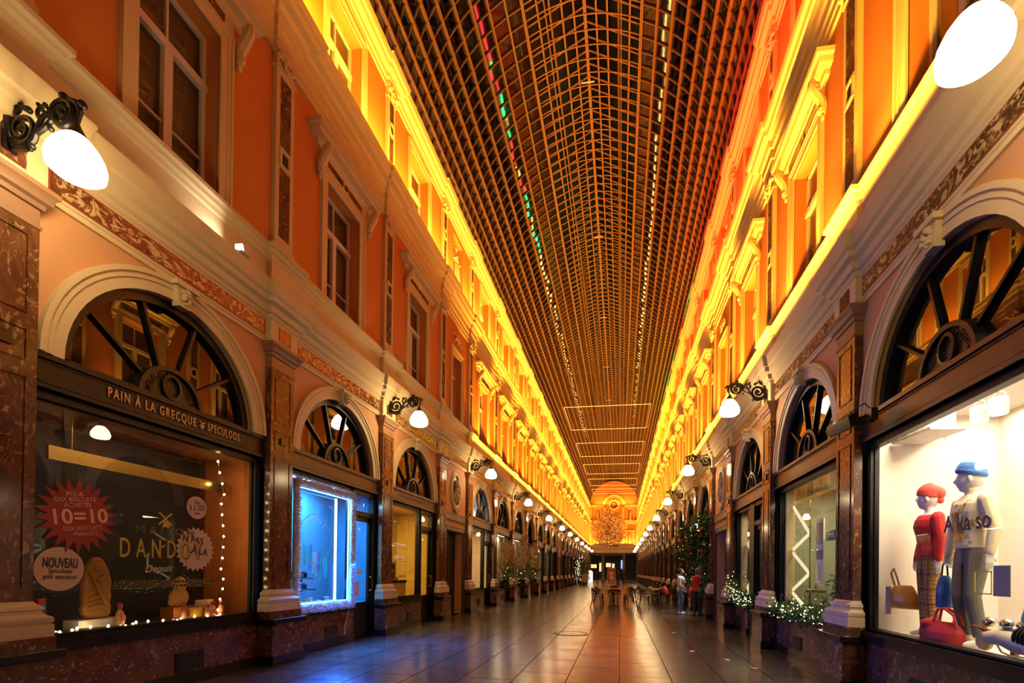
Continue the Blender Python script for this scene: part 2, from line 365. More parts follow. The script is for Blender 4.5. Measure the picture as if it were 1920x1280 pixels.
# ---------------------------------------------------------------- ground-floor pilasters
def block_profile(m, prof, hw, p0=.002):       # mitred mouldings round a pilaster: prof = (projection beyond the shaft, z)
    a = [(.10+q, -hw-q, z) for q, z in prof]; b = [(.10+q, hw+q, z) for q, z in prof]
    a0 = [(p0, v[1], v[2]) for v in a]; b0 = [(p0, v[1], v[2]) for v in b]
    m.rings([a0, a, b, b0], False, False, False)
    for e in (0, -1): m.add([a0[e], a[e], b[e], b0[e]], [(0, 1, 2, 3)])
def panel_frame(m, y, z0, z1, hy, x, t=.012, d=.012):
    for a, b, c, e in ((y-hy, y+hy, z0, z0+t), (y-hy, y+hy, z1-t, z1), (y-hy, y-hy+t, z0, z1), (y+hy-t, y+hy, z0, z1)): m.box(x, x+d, a, b, c, e)
def make_pilaster():
    r = thing('marble_pilaster', '', 'pilaster')
    M().box(.002, .28, -.36, .36, 0, .15).build('skirting', BLACKST, r)
    M().box(.002, .26, -.35, .35, .15, .62).build('plinth', PLINTHM, r)
    M().box(.002, .30, -.38, .38, .62, .70).build('slab', BLACKST, r, bevel=.008)
    m = M(); block_profile(m, [(.11, .70), (.11, .81)], .25); m.build('footing', PLINTHM, r)
    m = M(); block_profile(m, [(.10, .81), (.10, .92), (.085, .925), (.10, .95), (.095, .985), (.07, 1.0), (.045, 1.02), (.04, 1.045), (.055, 1.055), (.05, 1.085), (.02, 1.10), (0, 1.13)], .25); m.build('base', STONE, r)
    m = M(); m.box(.002, .10, -.25, .25, 1.10, 4.50)
    for z0, z1 in ((1.25, 3.12), (3.68, 4.38)): panel_frame(m, 0, z0, z1, .17, .098)
    panel_frame(m, 0, 3.26, 3.54, .17, .098); m.build('shaft', REDM, r)
    M().box(.10, .125, -.055, .055, 3.35, 3.46).build('shaft_stud', BLACKST, r)
    m = M(); block_profile(m, [(0, 4.46), (.012, 4.47), (.012, 4.50), (0, 4.51), (0, 4.64), (.02, 4.65), (.03, 4.69), (.06, 4.71), (.075, 4.77), (.10, 4.79), (.10, 4.83)], .25); m.build('capital', CAPM, r)
    m = M(); m.box(.10, .124, -.13, .13, 4.915, 5.13); m.build('entablature_panel', REDM, r)
    return r
CAPM = plain('capital_stone', (.30, .17, .09), .4, var=.2, scale=6, world=True)
pil = make_pilaster(); first = True
def near_word(i, s):
    return ORD[max(0, i)]
PILW = {}
for s in SIDES:
    for i, y in enumerate(PY):
        if y < 3: lab = 'red marble pilaster on the %s beside and behind the photographer' % SW[s] if i == 1 else 'red marble pilaster behind the photographer on the %s' % SW[s]
        else: lab = 'red-brown marble pilaster with pale moulded base, %s from the camera on the %s side' % (ORD[i-2], SW[s])
        if first: pil['label'] = lab; pil['group'] = 'ground-floor marble pilasters'; pil.location = base(s, y); pil.rotation_euler = (0, 0, rz(s)); first = False
        else: dup(pil, base(s, y), rz(s), lab)

# ---------------------------------------------------------------- upper pilasters
def leaf_cluster(m, y0, y1, z0, z1, p, n, r, seed):
    q = random.Random(seed)
    for j in range(n):
        t = (j+.5)/n; y = y0+(y1-y0)*t; z = z0+(z1-z0)*(.5+.5*math.sin(t*9))
        m.ball((p+q.uniform(0, .03), y, z), (r*.8, r*q.uniform(.7, 1.2), r*q.uniform(.7, 1.2)), 6, 5)
def make_up(name, hw, z0, z1, pz0, pz1, oval):
    r = thing(name, '', 'pilaster')
    m = M(); m.box(.002, .07, -hw, hw, z0, z1)
    m.box(.002, .11, -hw-.04, hw+.04, z0, z0+.10); m.box(.002, .09, -hw-.02, hw+.02, z0+.10, z0+.17)
    m.box(.002, .09, -hw-.02, hw+.02, z1-.26, z1-.22); m.box(.002, .12, -hw-.05, hw+.05, z1-.05, z1)
    m.build('shaft', TRIM, r)
    zc = (pz0+pz1)/2; m = M(); ph = .115 if not oval else .085
    m.box(.06, .074, -ph, ph, pz0, zc-.17); m.build('marble_strip', REDM, r); m = M(); m.box(.06, .074, -ph, ph, zc+.17, pz1); m.build('marble_strip', REDM, r)
    m = M()
    if oval: m.lathe([(.155, .06), (.155, .09), (.10, .09), (.10, .06)], 20, (0, 0, zc), 'x', sx=.62)
    else:
        panel_frame(m, 0, zc-.15, zc+.15, .125, .06, .045, .03)
    m.build('centre_frame', TRIM, r)
    M().box(.06, .078, -.06, .06, zc-.08, zc+.08).build('centre_stone', BLACKST, r)
    m = M(); leaf_cluster(m, -hw-.02, hw+.02, z1-.20, z1-.08, .09, 14, .045, 3); leaf_cluster(m, -hw, hw, z1-.1, z1-.05, .10, 9, .04, 5); m.build('leaf_capital', TRIM, r)
    return r
up2 = make_up('upper_pilaster', .20, 6.27, 9.36, 6.55, 9.02, False)
up3 = make_up('attic_pilaster', .17, 10.14, 12.30, 10.62, 12.2, True)
for proto, g, wd in ((up2, 'first-floor pilasters', 'first-floor'), (up3, 'attic pilasters', 'top-floor')):
    first = True
    for s in SIDES:
        for i, y in enumerate(PY):
            if y < -1: continue
            lab = 'cream %s pilaster with a red marble strip, %s from the camera on the %s' % (wd, ORD[i-1], SW[s])
            if first: proto['label'] = lab; proto['group'] = g; proto.location = base(s, y); proto.rotation_euler = (0, 0, rz(s)); first = False
            else: dup(proto, base(s, y), rz(s), lab)

# ---------------------------------------------------------------- upper windows
CURTAIN = plain('net_curtain', (.60, .50, .38), .9, var=.3, scale=3)
def casing(m, hw, z0, z1, wd, p):
    for q, (a, e) in enumerate(((0, wd*.55), (wd*.55, wd*.8), (wd*.8, wd))):
        pp = p*(.6, .8, 1.15)[q]
        m.box(-.01, pp, -hw-e, -hw-a, z0, z1+a); m.box(-.01, pp, hw+a, hw+e, z0, z1+a); m.box(-.01, pp, -hw-e, hw+e, z1+a, z1+e)
def sash(m, hw, z0, z1, zt, p):
    t = .055
    m.box(p-.06, p, -hw, -hw+t, z0, z1); m.box(p-.06, p, hw-t, hw, z0, z1); m.box(p-.06, p, -hw, hw, z1-t, z1); m.box(p-.06, p, -hw, hw, z0, z0+.09)
    m.box(p-.06, p+.025, -hw, hw, zt-.05, zt+.05); m.box(p-.06, p+.02, -.055, .055, z0, zt); m.box(p-.05, p-.01, -.015, .015, zt, z1)
    zz = z0+(zt-z0)*.33
    for a, b in ((-hw, 0), (0, hw)): m.box(p-.05, p-.01, a, b, zz-.012, zz+.012)
def console(m, y, z0, z1, p):
    h = z1-z0; pts = []
    for j in range(15):
        t = j/14; pts.append((p*(.35+.75*t**1.5)*(1-.25*math.sin(t*PI*2)), y, z0+h*t))
    m.tube(pts, [.05+.02*math.sin(PI*j/14) for j in range(15)], 7)
    m.ball((p*.85, y, z1-.10), (.07, .065, .085), 9, 7); m.ball((p*.45, y, z0+.06), (.05, .055, .06), 8, 6)
    for j in range(3): m.ball((p*(.5+.15*j), y+.02*(j-1), z0+.16+.08*j), (.04, .06, .03), 6, 5)
    m.ball((p*.3, y, z0-.05), (.03, .035, .06), 6, 5)
WIN = [1]
def window2(medal=False):
    hw = .42 if medal else .54; z1 = 8.35 if medal else 8.45
    r = struct(bpy.data.objects.new('window_%d' % WIN[0], None)); COL.objects.link(r)
    m = M(); casing(m, hw, 6.27, z1, .19, .05); m.build('surround', TRIM, r)
    m = M(); sash(m, hw, 6.34, z1, 7.78, -.20); m.build('frame', WHITEP, r)
    M().box(-.245, -.240, -hw, hw, 6.34, z1).build('glass', UGLASS, r)
    M().sheet([(-hw, 6.3), (hw, 6.3), (hw, z1), (-hw, z1)], -.31).build('curtain', CURTAIN, r)
    if medal:
        m = M(); q = random.Random(4)
        for j in range(60):
            a = q.uniform(0, 2*PI); rr = q.uniform(.1, 1)
            m.ball((.03, .42*rr*math.cos(a), 8.88+.16*rr*math.sin(a)), (.03, .04, .03), 6, 5)
        m.build('relief_ornament', TRIM, r)
    else:
        m = M(); m.box(-.01, .04, -hw-.19, hw+.19, z1+.19, 8.86)
        prof = [(.04, 8.84), (.07, 8.86), (.08, 8.92), (.18, 8.94), (.20, 9.01), (.24, 9.03), (.25, 9.09), (0, 9.13)]
        a = [(p, -hw-.30-p, z) for p, z in prof]; b = [(p, hw+.30+p, z) for p, z in prof]
        m.rings([[(0, v[1], v[2]) for v in a], a, b, [(0, v[1], v[2]) for v in b]], False, False, False)
        m.add([(0, -hw-.34, 8.84), (.04, -hw-.34, 8.84), (.04, hw+.34, 8.84), (0, hw+.34, 8.84)], [(0, 1, 2, 3)])
        m.build('hood', TRIM, r)
        m = M(); m.box(.03, .052, -.56, -.10, 8.67, 8.77); m.box(.03, .052, .10, .56, 8.67, 8.77); m.box(.03, .06, -.045, .045, 8.68, 8.76); m.build('marble_strip', REDM, r)
        for y in (-hw-.27, hw+.27):
            m = M(); console(m, y, 8.36, 8.86, .19); m.build('console', TRIM, r)
    return r
def window3():
    r = struct(bpy.data.objects.new('window_%d' % WIN[0], None)); COL.objects.link(r)
    m = M(); casing(m, .54, 10.15, 12.02, .17, .04); m.build('surround', TRIM, r)
    m = M(); sash(m, .54, 10.2, 12.02, 11.42, -.22); m.build('frame', WHITEP, r)
    M().box(-.265, -.26, -.54, .54, 10.2, 12.02).build('glass', UGLASS, r)
    M().sheet([(-.54, 10.2), (.54, 10.2), (.54, 12.02), (-.54, 12.02)], -.31).build('curtain', CURTAIN, r)
    return r
PROTO = {}
def put_window(kind, s, y):
    if kind not in PROTO:
        r = PROTO[kind] = window2() if kind == 'w2' else window2(True) if kind == 'w2m' else window3()
    else:
        r = dup(PROTO[kind]); r.name = 'window_%d' % WIN[0]
    r.location = base(s, y); r.rotation_euler = (0, 0, rz(s)); WIN[0] += 1
for i in range(1, NB):
    yc = (PY[i]+PY[i+1])/2
    for s in SIDES:
        put_window('w2m' if i in MEDAL else 'w2', s, yc)
        if i not in MEDAL: put_window('w3', s, yc)

# ---------------------------------------------------------------- glass roof
RZ, RR_ = 12.75, 3.98
A0 = math.acos(1.57/RR_)
ZL = RZ+RR_*math.sin(A0)                       # the lantern edge
ROOFIRON = plain('roof_iron', (.115, .05, .024), .55, var=.1, scale=2, world=True)
def vault(a): return (XC+RR_*math.cos(a), RZ+RR_*math.sin(a))
NP = 10
def roof():
    m = M()
    ys = [3.0+.39*k for k in range(200)]
    angs = [A0*j/NP for j in range(NP+1)]
    for y in ys:
        for sgn in (1, -1):
            rings = []
            for j in range(NP+1):
                a = angs[j]
                ring = []
                for dr, dy in ((-.035, -.010), (-.035, .010), (.01, .010), (.01, -.010)):
                    r = RR_+dr; ring.append((XC+sgn*r*math.cos(a), y+dy, RZ+r*math.sin(a)))
                rings.append(ring)
            m.rings(rings, True, False, False)
            # lantern rafter and curved tie
            m.bar((XC+sgn*1.57, y, ZL+.32), (XC, y, ZL+1.12), .024, .05, (0, 1, 0))
            pr = [(XC+sgn*1.57*(1-t/5), y, ZL+.02+.40*(1-(1-t/5)**2)) for t in range(6)]
            for u, v in zip(pr, pr[1:]): m.bar(u, v, .022, .03, (0, 1, 0))
    y0, y1 = ys[0]-.2, YEND
    for sgn in (1, -1):
        for a in angs:
            x, z = XC+sgn*(RR_-.03)*math.cos(a), RZ+(RR_-.03)*math.sin(a)
            rad = Vector((sgn*math.cos(a), 0, math.sin(a))); tan = Vector((-sgn*math.sin(a), 0, math.cos(a)))
            m.obox((x, (y0+y1)/2, z), rad*.042, Vector((0, (y1-y0)/2, 0)), tan*.022)
        m.box(XC+sgn*1.58, XC+sgn*1.605, y0, y1, ZL-.04, ZL+.34)
        for t in range(1, 5):
            f = t/5; m.box(XC+sgn*1.57*(1-f)-.025, XC+sgn*1.57*(1-f)+.025, y0, y1, ZL+.32+.80*f-.08, ZL+.32+.80*f)
        m.box(XC+sgn*1.02-.012, XC+sgn*1.02+.012, y0, y1, ZL+.20, ZL+.26)
    m.box(XC-.03, XC+.03, y0, y1, ZL+1.04, ZL+1.14); m.box(XC-.012, XC+.012, y0, y1, ZL+.40, ZL+.44)
    o = struct(m.build('ceiling', ROOFIRON))
    # panes, each tilted a hair its own way
    g = M(); g2 = M(); q = random.Random(11)
    for k in range(len(ys)-1):
        for sgn in (1, -1):
            for j in range(NP):
                a, b = angs[j], angs[j+1]; e = [q.gauss(0, .0016) for _ in range(4)]
                P = [(RR_+.012+e[n_], aa, yy) for n_, (aa, yy) in enumerate(((a, ys[k]), (b, ys[k]), (b, ys[k+1]), (a, ys[k+1])))]
                g.add([(XC+sgn*r*math.cos(aa), yy, RZ+r*math.sin(aa)) for r, aa, yy in P], [(0, 1, 2, 3)])
            for t in range(5):
                f0, f1 = t/5, (t+1)/5; e = [q.gauss(0, .005) for _ in range(4)]
                g2.add([(XC+sgn*1.57*(1-f), yy, ZL+.345+.80*f+e[n_]) for n_, (f, yy) in enumerate(((f0, ys[k]), (f1, ys[k]), (f1, ys[k+1]), (f0, ys[k+1])))], [(0, 1, 2, 3)])
    g.build('roof_glass', ROOFGLASS, o); g2.build('lantern_glass', LANTGLASS, o)
    return o
ROOFGLASS = glass('roof_glass', (.55, .5, .45), .045, 1.5, .010, 1.5, gain=2.3)
LANTGLASS = glass('lantern_glass', (.4, .35, .3), .3, 1.5, 0, 1, gain=.35)
roof()
# ---------------------------------------------------------------- wall lanterns
LAMPGLOW = glow('lamp_opal_glass', (1.0, .73, .38), 29)
def spiral(c, r0, r1, a0, turns, n=26, y=0):
    return [(c[0]+(r0+(r1-r0)*j/n)*math.cos(a0+2*PI*turns*j/n), y, c[1]+(r0+(r1-r0)*j/n)*math.sin(a0+2*PI*turns*j/n)) for j in range(n+1)]
def make_lamp():
    r = thing('bracket_lantern', '', 'lamp')
    m = M(); m.box(.11, .15, -.05, .05, 4.92, 5.34); m.ball((.15, 0, 5.13), (.03, .05, .12), 8, 6); m.build('wall_plate', IRON, r, bevel=.008)
    m = M()
    m.tube(spiral((.27, 5.08), .15, .035, PI*.9, 1.75), [.024]*20+[.02]*6+[.026], 7)
    m.tube([(.14, 0, 5.02), (.20, 0, 4.93), (.30, 0, 4.915), (.39, 0, 4.98), (.43, 0, 5.08), (.47, 0, 5.16), (.53, 0, 5.185)], [.024, .026, .026, .024, .022, .02, .018], 7)
    m.tube(spiral((.47, 5.19), .075, .02, -PI*.1, 1.3, 16), .016, 6)
    m.tube([(.40, 0, 5.02), (.50, 0, 5.07), (.56, 0, 5.12), (.57, 0, 5.2)]+spiral((.68, 5.15), .125, .035, PI*.8, -1.7, 28), [.02]*4+[.027]*20+[.021]*9, 7)
    m.tube([(.74, 0, 5.265), (.82, 0, 5.23), (.855, 0, 5.15), (.82, 0, 5.05)], [.026, .024, .02, .016], 7)
    m.tube(spiral((.19, 5.30), .07, .02, -PI*.5, 1.2, 16), .018, 6)
    m.tube([(.18, 0, 5.24), (.15, 0, 5.33), (.17, 0, 5.42)], [.014, .009, .005], 6)
    for x, z, q in ((.69, 5.30, .032), (.66, 5.315, .022), (.87, 5.21, .032), (.89, 5.19, .022), (.37, 4.925, .026), (.36, 4.90, .016), (.56, 5.05, .024), (.33, 5.24, .028), (.29, 5.26, .022), (.27, 5.08, .035), (.68, 5.15, .035), (.43, 5.27, .018), (.50, 5.26, .018)):
        m.ball((x, 0, z), (q, q*1.1, q), 8, 6)
    m.build('scroll_bracket', IRON, r)
    m = M(); m.lathe([(.012, 5.07), (.022, 5.05), (.03, 5.03), (.05, 4.99), (.078, 4.945), (.08, 4.935)], 18, (.82, 0, 0)); m.build('lamp_cap', CONE, r)
    m = M(); m.lathe([(.076, 4.938), (.105, 4.91), (.15, 4.85), (.185, 4.78), (.198, 4.72), (.19, 4.665), (.15, 4.63), (.08, 4.615), (.01, 4.61)], 24, (.82, 0, 0)); m.build('glass_shade', LAMPGLOW, r)
    for ch in r.children: ch.location.z = .05
    return r
CONE = plain('lamp_cap_metal', (.10, .075, .05), .4, metal=.6, var=.2)
lamp = make_lamp(); first = True
LAMPIDX = [2, 4, 6, 8, 10, 12, 14, 16, 18, 20, 22, 24]
for s in SIDES:
    for q, i in enumerate(LAMPIDX):
        lab = 'glowing white globe lantern on black scroll bracket, %s from the camera on the %s wall' % (ORD[q], SW[s])
        if first: lamp['label'] = lab; lamp['group'] = 'lanterns along the arcade walls'; lamp.location = base(s, PY[i]); lamp.rotation_euler = (0, 0, rz(s)); first = False
        else: dup(lamp, base(s, PY[i]), rz(s), lab)

# ---------------------------------------------------------------- end wall and the passage under it
def x_(t): return XC+t
def end_wall():
    m = M(); y = YEND
    hw = (XR-XL)/2+.02
    n = 40
    # wall above the beam with the tympanum under the vault
    pts = [(XC-hw, 4.7), (XC+hw, 4.7), (XC+hw, 12.75)]+[(XC+RR_*math.cos(PI*j/n), 12.75+RR_*math.sin(PI*j/n)) for j in range(n+1)]+[(XC-hw, 12.75)]
    m.prism(pts, y, y+.5, 'y')
    o = struct(m.build('wall_end', FIELD2))
    t = M()
    for sx in (-1, 1):
        a, b = sorted((XC+sx*1.75, XC+sx*hw)); t.box(a, b, y-.22, y, 12.45, 12.72); t.box(a, b, y-.14, y, 12.3, 12.45); t.box(a, b, y-.25, y, 9.95, 10.15); t.box(a, b, y-.12, y, 9.5, 9.95)
        for px in (1.55, 3.9):
            t.box(XC+sx*px-.2, XC+sx*px+.2, y-.1, y, 6.25, 9.5); t.box(XC+sx*px-.18, XC+sx*px+.18, y-.1, y, 10.15, 12.3)
        t.box(XC+sx*2.7-.62, XC+sx*2.7-.46, y-.08, y, 10.15, 12.1); t.box(XC+sx*2.7+.46, XC+sx*2.7+.62, y-.08, y, 10.15, 12.1); t.box(XC+sx*2.7-.62, XC+sx*2.7+.62, y-.08, y, 12.0, 12.16)
        t.box(XC+sx*2.7-.62, XC+sx*2.7-.46, y-.08, y, 6.25, 8.3); t.box(XC+sx*2.7+.46, XC+sx*2.7+.62, y-.08, y, 6.25, 8.3); t.box(XC+sx*2.7-.7, XC+sx*2.7+.7, y-.16, y, 8.3, 8.5)
    t.box(XC-hw, XC+hw, y-.35, y, 4.7, 5.1); t.box(XC-hw, XC+hw, y-.2, y, 5.1, 5.5); t.box(XC-hw, XC+hw, y-.5, y, 5.5, 5.66)
    t.box(XC-hw, XC+hw, y-.4, y-.2, 5.66, 6.12); t.box(XC-hw, XC+hw, y-.48, y-.12, 6.12, 6.25)
    for r0, r1, p in ((1.5, 1.7, .16), (1.7, 1.85, .08)):
        A = [(XC+r0*math.cos(PI*j/24), 12.72+r0*math.sin(PI*j/24)) for j in range(25)]; B = [(XC+r1*math.cos(PI*j/24), 12.72+r1*math.sin(PI*j/24)) for j in range(25)]
        t.rings([[(u, y, v) for u, v in A], [(u, y-p, v) for u, v in A], [(u, y-p, v) for u, v in B], [(u, y, v) for u, v in B]], False, False, True)
    for z in (14.0, 15.0): t.box(XC-3.4 if z < 14.5 else XC-2.7, XC+3.4 if z < 14.5 else XC+2.7, y-.03, y, z, z+.05)
    struct(t.build('trim_%d' % (TRIM_NEXT), TRIM))
    w = struct(bpy.data.objects.new('window_%d' % WIN[0], None)); COL.objects.link(w); w.location = (XC, y, 12.72)
    m = M(); m.lathe([(.62, 0), (.62, -.12), (.84, -.12), (.88, -.05), (.88, 0)], 32, (0, 0, 0), 'y'); m.build('surround', TRIM, w)
    m = M()
    for a in range(4): m.bar((.62*math.cos(a*PI/4), -.05, .62*math.sin(a*PI/4)), (-.62*math.cos(a*PI/4), -.05, -.62*math.sin(a*PI/4)), .04)
    m.lathe([(.2, -.04), (.2, -.07), (.25, -.07), (.25, -.04)], 20, (0, 0, 0), 'y'); m.build('frame', TRIM, w)
    M().prism([(.63*math.cos(2*PI*j/28), .63*math.sin(2*PI*j/28)) for j in range(28)], -.02, -.01, 'y').build('glass', REDGL, w)
    pl = tag(M().box(XC-.75, XC+.75, YEND-.43, YEND-.405, 5.72, 6.06).build('name_plaque', TRANSOM), 'dark oblong plaque on the yellow balcony front of the end wall', 'plaque')
REDGL = plain('red_glass', (.22, .02, .015), .2, var=.2)
end_wall()
GREYST = plain('grey_stone', (.16, .14, .12), .5, var=.15, scale=4)
for j, px in enumerate((-4.0, -1.75, 1.75, 4.0)):
    r = thing('passage_pillar', ('grey stone pillar at the left edge of the dark end passage', 'grey stone pillar left of centre in the dark end passage', 'grey stone pillar right of centre in the dark end passage', 'grey stone pillar at the right edge of the dark end passage')[j], 'pillar', (XC+px, YEND+.1, 0), 0, 'pillars of the end passage')
    M().box(-.30, .30, -.30, .30, 0, .5).build('base', GREYST, r)
    M().lathe([(.26, .5), (.24, .6), (.22, 4.3), (.27, 4.4), (.3, 4.7)], 18).build('shaft', GREYST, r)
DARKWALL = plain('dark_wall', (.20, .17, .14), .6)
m = M(); m.box(XL-3, XR+3, 95.5, 95.8, 0, 6); struct(m.build('wall_passage', DARKWALL))
struct(M().box(XL-3, XR+3, YEND+.5, 95.8, 4.72, 4.9).build('ceiling_passage', DARKWALL))
LITWARM = glow('lit_window_warm', (1.0, .50, .15), 1.6); LITPALE = glow('lit_window_pale', (.95, .80, .45), .9); LITBLUE = glow('lit_window_blue', (.45, .60, 1.0), .9)
for j, (px, z0, z1, hw, mt, lab) in enumerate(((-3.6, 2.3, 3.0, .55, LITWARM, 'small orange lit window far left beyond the end passage'), (-2.35, 1.6, 3.3, .32, LITPALE, 'narrow pale lit window beside the orange one beyond the passage'), (-1.05, 2.5, 3.3, .45, LITPALE, 'square cream lit window in the middle of the passage'), (-.2, 1.8, 3.2, .25, LITPALE, 'dim greenish lit pane right of the cream window in the passage'), (1.35, 2.2, 3.9, .25, LITBLUE, 'tall blue-white lit pane beyond the passage'))):
    r = thing('lit_window', lab, 'window', (XC+px*1.12, 95.5, 0), 0, 'lit panes beyond the end passage')
    m = M(); panel = [(-hw, z0), (hw, z0), (hw, z1), (-hw, z1)]; m.prism(panel, -.03, .0, 'y'); m.build('pane', mt, r)
    m = M(); m.box(-hw-.06, hw+.06, -.06, 0, z1, z1+.06); m.box(-hw-.06, hw+.06, -.06, 0, z0-.06, z0); m.box(-hw-.06, -hw, -.06, 0, z0, z1); m.box(hw, hw+.06, -.06, 0, z0, z1); m.box(-.02, .02, -.05, 0, z0, z1); m.build('frame', DARKWOOD, r)
area('passage_lamp', (XC, 86, 4.6), (6, 6), 260, (1, .75, .5), (0, 0, -1))
# ---------------------------------------------------------------- lettering
FONTMATS = {}
def text(name, body, mat, parent, p, y, z, w=None, h=.1, roll=0, depth=.004, bold=0, label=None, shear=0, align='CENTER', sp=1.0):
    """letters standing on the facade plane: p out of the wall, y along it, z up; w fits the width, h the cap height"""
    cu = bpy.data.curves.new(name, 'FONT'); cu.body = body; cu.size = h/.70; cu.align_x = align; cu.align_y = 'CENTER'
    cu.space_character = sp; cu.extrude = depth/2; cu.offset = bold; cu.shear = shear; cu.resolution_u = 3; cu.materials.append(mat)
    o = bpy.data.objects.new(name, cu); COL.objects.link(o)
    sx = 1.0
    if w:
        bpy.context.view_layer.update(); sx = w/max(.001, o.dimensions.x)
    o.matrix_local = Matrix.Translation((p, y, z)) @ Matrix(((0, 0, 1, 0), (1, 0, 0, 0), (0, 1, 0, 0), (0, 0, 0, 1))) @ Matrix.Rotation(roll, 4, 'Z') @ Matrix.Diagonal((sx, 1, 1, 1))
    if parent: o.parent = parent
    if label: o['label'] = label
    return o

# ---------------------------------------------------------------- shop fronts
BACKDARK = plain('dark_shop_interior', (.012, .008, .006), .6, var=.3, scale=2)
FANBACK = plain('fanlight_backing', (.022, .011, .006), .7, var=.4, scale=1.2)
FANGLASS = plain('dark_fan_glass', (.006, .004, .003), .015, var=0, spec=.62)
def fan_parts(r, frame_mat=IRON, lit=None, glassmat=None):
    m = M(); arch_ring(m, 1.10, 1.205, -.17, -.06); m.box(-.17, -.06, -1.2, 1.2, ARCH_C, ARCH_C+.05)
    for k in range(1, 5):
        a = PI*k/5; m.bar((-.11, .38*math.cos(a), ARCH_C+.38*math.sin(a)), (-.11, 1.12*math.cos(a), ARCH_C+1.12*math.sin(a)), .034, .05, (1, 0, 0))
    m.build('fanlight_frame', frame_mat, r)
    M().prism(arch_pts(1.12, 24), -.135, -.130).build('fanlight_glass', glassmat or (DGLASS if lit else FANGLASS), r)
    M().sheet(arch_pts(1.2, 20, ARCH_C-.02), -.30).build('fanlight_backing', lit or FANBACK, r)
    g = M(); arch_ring(g, .37, .42, -.13, -.04, 20); g.prism(arch_pts(.40, 18), -.125, -.085)
    g.lathe([(.155, -.10), (.155, -.05), (.12, -.045), (.12, -.10)], 18, (0, 0, ARCH_C+.19), 'x', sx=.8)
    for k in range(9):
        a = PI*(k+.5)/9
        c = (.29*math.cos(a), ARCH_C+.02+.29*math.sin(a)); q = random.Random(k)
        g.tube([(-.085, c[0]+(.055-.045*j/12)*math.cos(a+j*.75), c[1]+(.055-.045*j/12)*math.sin(a+j*.75)) for j in range(13)], .011, 5)
        g.ball((-.08, c[0], c[1]), .014, 6, 4)
    for k in range(-2, 3):
        for l in range(-2, 3): g.ball((-.09, k*.04, ARCH_C+.19+l*.05), .012, 5, 4)
    g.build('rosette_grille', IRON, r)
def shop_front(s, i, label, door=None, win=None, inside=None, depth=1.1, light=None, fan=True, fanlit=None, frame=DARKWOOD, transom=TRANSOM, post=.09, toplight=None, doormat=None, fanglass=None, side=None, backmat=None, group=None, glassm=None, grid=None, floor_mat=None):
    ty = 1 if s == 'L' else -1
    ya, yb = PY[i], PY[i+1]; yc = (ya+yb)/2; hw = (yb-ya)/2-.255
    r = thing('shop_front', label, 'shop front', base(s, yc), rz(s), group)
    lo, hi = (-hw, hw) if win is None else win
    lo, hi = (lo, hi) if ty > 0 else (-hi, -lo)
    m = M(); m.box(-.16, -.06, lo, lo+post, .78, 3.10); m.box(-.16, -.06, hi-post, hi, .78, 3.10); m.box(-.16, -.06, lo, hi, 3.02, 3.10); m.box(-.17, -.03, lo, hi, .775, .803)
    m.box(-.14, -.10, lo+post, lo+post+.02, .8, 3.1); m.box(-.14, -.10, hi-post-.02, hi-post, .8, 3.1)
    # dark jambs up to the pilasters
    for a, b in ((-hw, lo), (hi, hw)):
        if b-a > .02 and not door: m.box(-.12, -.02, a, b, 0, 3.10)
    if door:
        d0, d1 = (door if ty > 0 else (-door[1], -door[0]))
        for a, b in ((-hw, min(lo, d0)), (max(hi, d1), hw), (hi, d0) if hi < d0 else (d1, lo)):
            if b-a > .01: m.box(-.16, -.04, a, b, 0, 3.10)
        m.box(-.16, -.05, d0, d1, 2.56, 2.66); m.box(-.16, -.05, d0, d1, 3.0, 3.1)
    m.build('frame', frame, r)
    M().box(-.125, -.119, lo+.05, hi-.05, .80, 3.04).build('window_pane', glassm or DGLASS, r)
    m = M(); m.box(-.2, -.01, lo, hi, .15, .64); m.build('stall_riser', PLINTHM, r)
    m = M(); m.box(-.2, .03, lo-.02, hi+.02, .64, .78); m.box(-.2, .05, lo-.02, hi+.02, .735, .78); m.build('window_sill', BLACKST, r)
    M().box(-.2, .02, lo, hi, 0, .15).build('skirting', BLACKST, r)
    m = M(); c = (lo+hi)/2+.25*ty; m.box(-.012, .004, c-.20, c+.20, .17, .40)
    for k in range(5): m.box(.002, .012, c-.18, c+.18, .19+k*.042, .21+k*.042)
    m.build('air_vent', IRON, r)
    m = M(); m.box(-.16, .0, -hw, hw, 3.10, 3.42); m.box(-.16, .03, -hw, hw, 3.37, 3.42); m.box(-.16, .02, -hw, hw, 3.10, 3.14); panel_frame(m, 0, 3.15, 3.36, hw-.06, -.002, .015, .012)
    m.build('transom_beam', transom, r)
    if door:
        d = M(); t = .09; d.box(-.14, -.09, d0, d0+t, .04, 2.56); d.box(-.14, -.09, d1-t, d1, .04, 2.56); d.box(-.14, -.09, d0, d1, 2.46, 2.56); d.box(-.14, -.09, d0, d1, .04, .70)
        dd = d.build('door', doormat or DARKWOOD, r)
        M().box(-.12, -.114, d0+t-.01, d1-t+.01, .69, 2.47).build('door_pane', glassm or DGLASS, dd)
        hy = d1-t/2 if ty > 0 else d1-t/2
        h = M(); h.tube([(-.05, hy, 1.0), (-.03, hy, 1.02), (-.03, hy, 1.28), (-.05, hy, 1.30)], .012, 6); h.box(-.09, -.05, hy-.015, hy+.015, .99, 1.02); h.box(-.09, -.05, hy-.015, hy+.015, 1.28, 1.31); h.build('handle', BRASS, dd)
        M().box(-.12, -.114, d0+.02, d1-.02, 2.67, 3.0).build('top_light', toplight or glassm or DGLASS, r)
    if fan: fan_parts(r, frame if frame is not DARKWOOD else IRON, fanlit, fanglass)
    # the lining of the display behind the pane
    lo2, hi2 = (lo, hi) if not door else (-hw, hw)
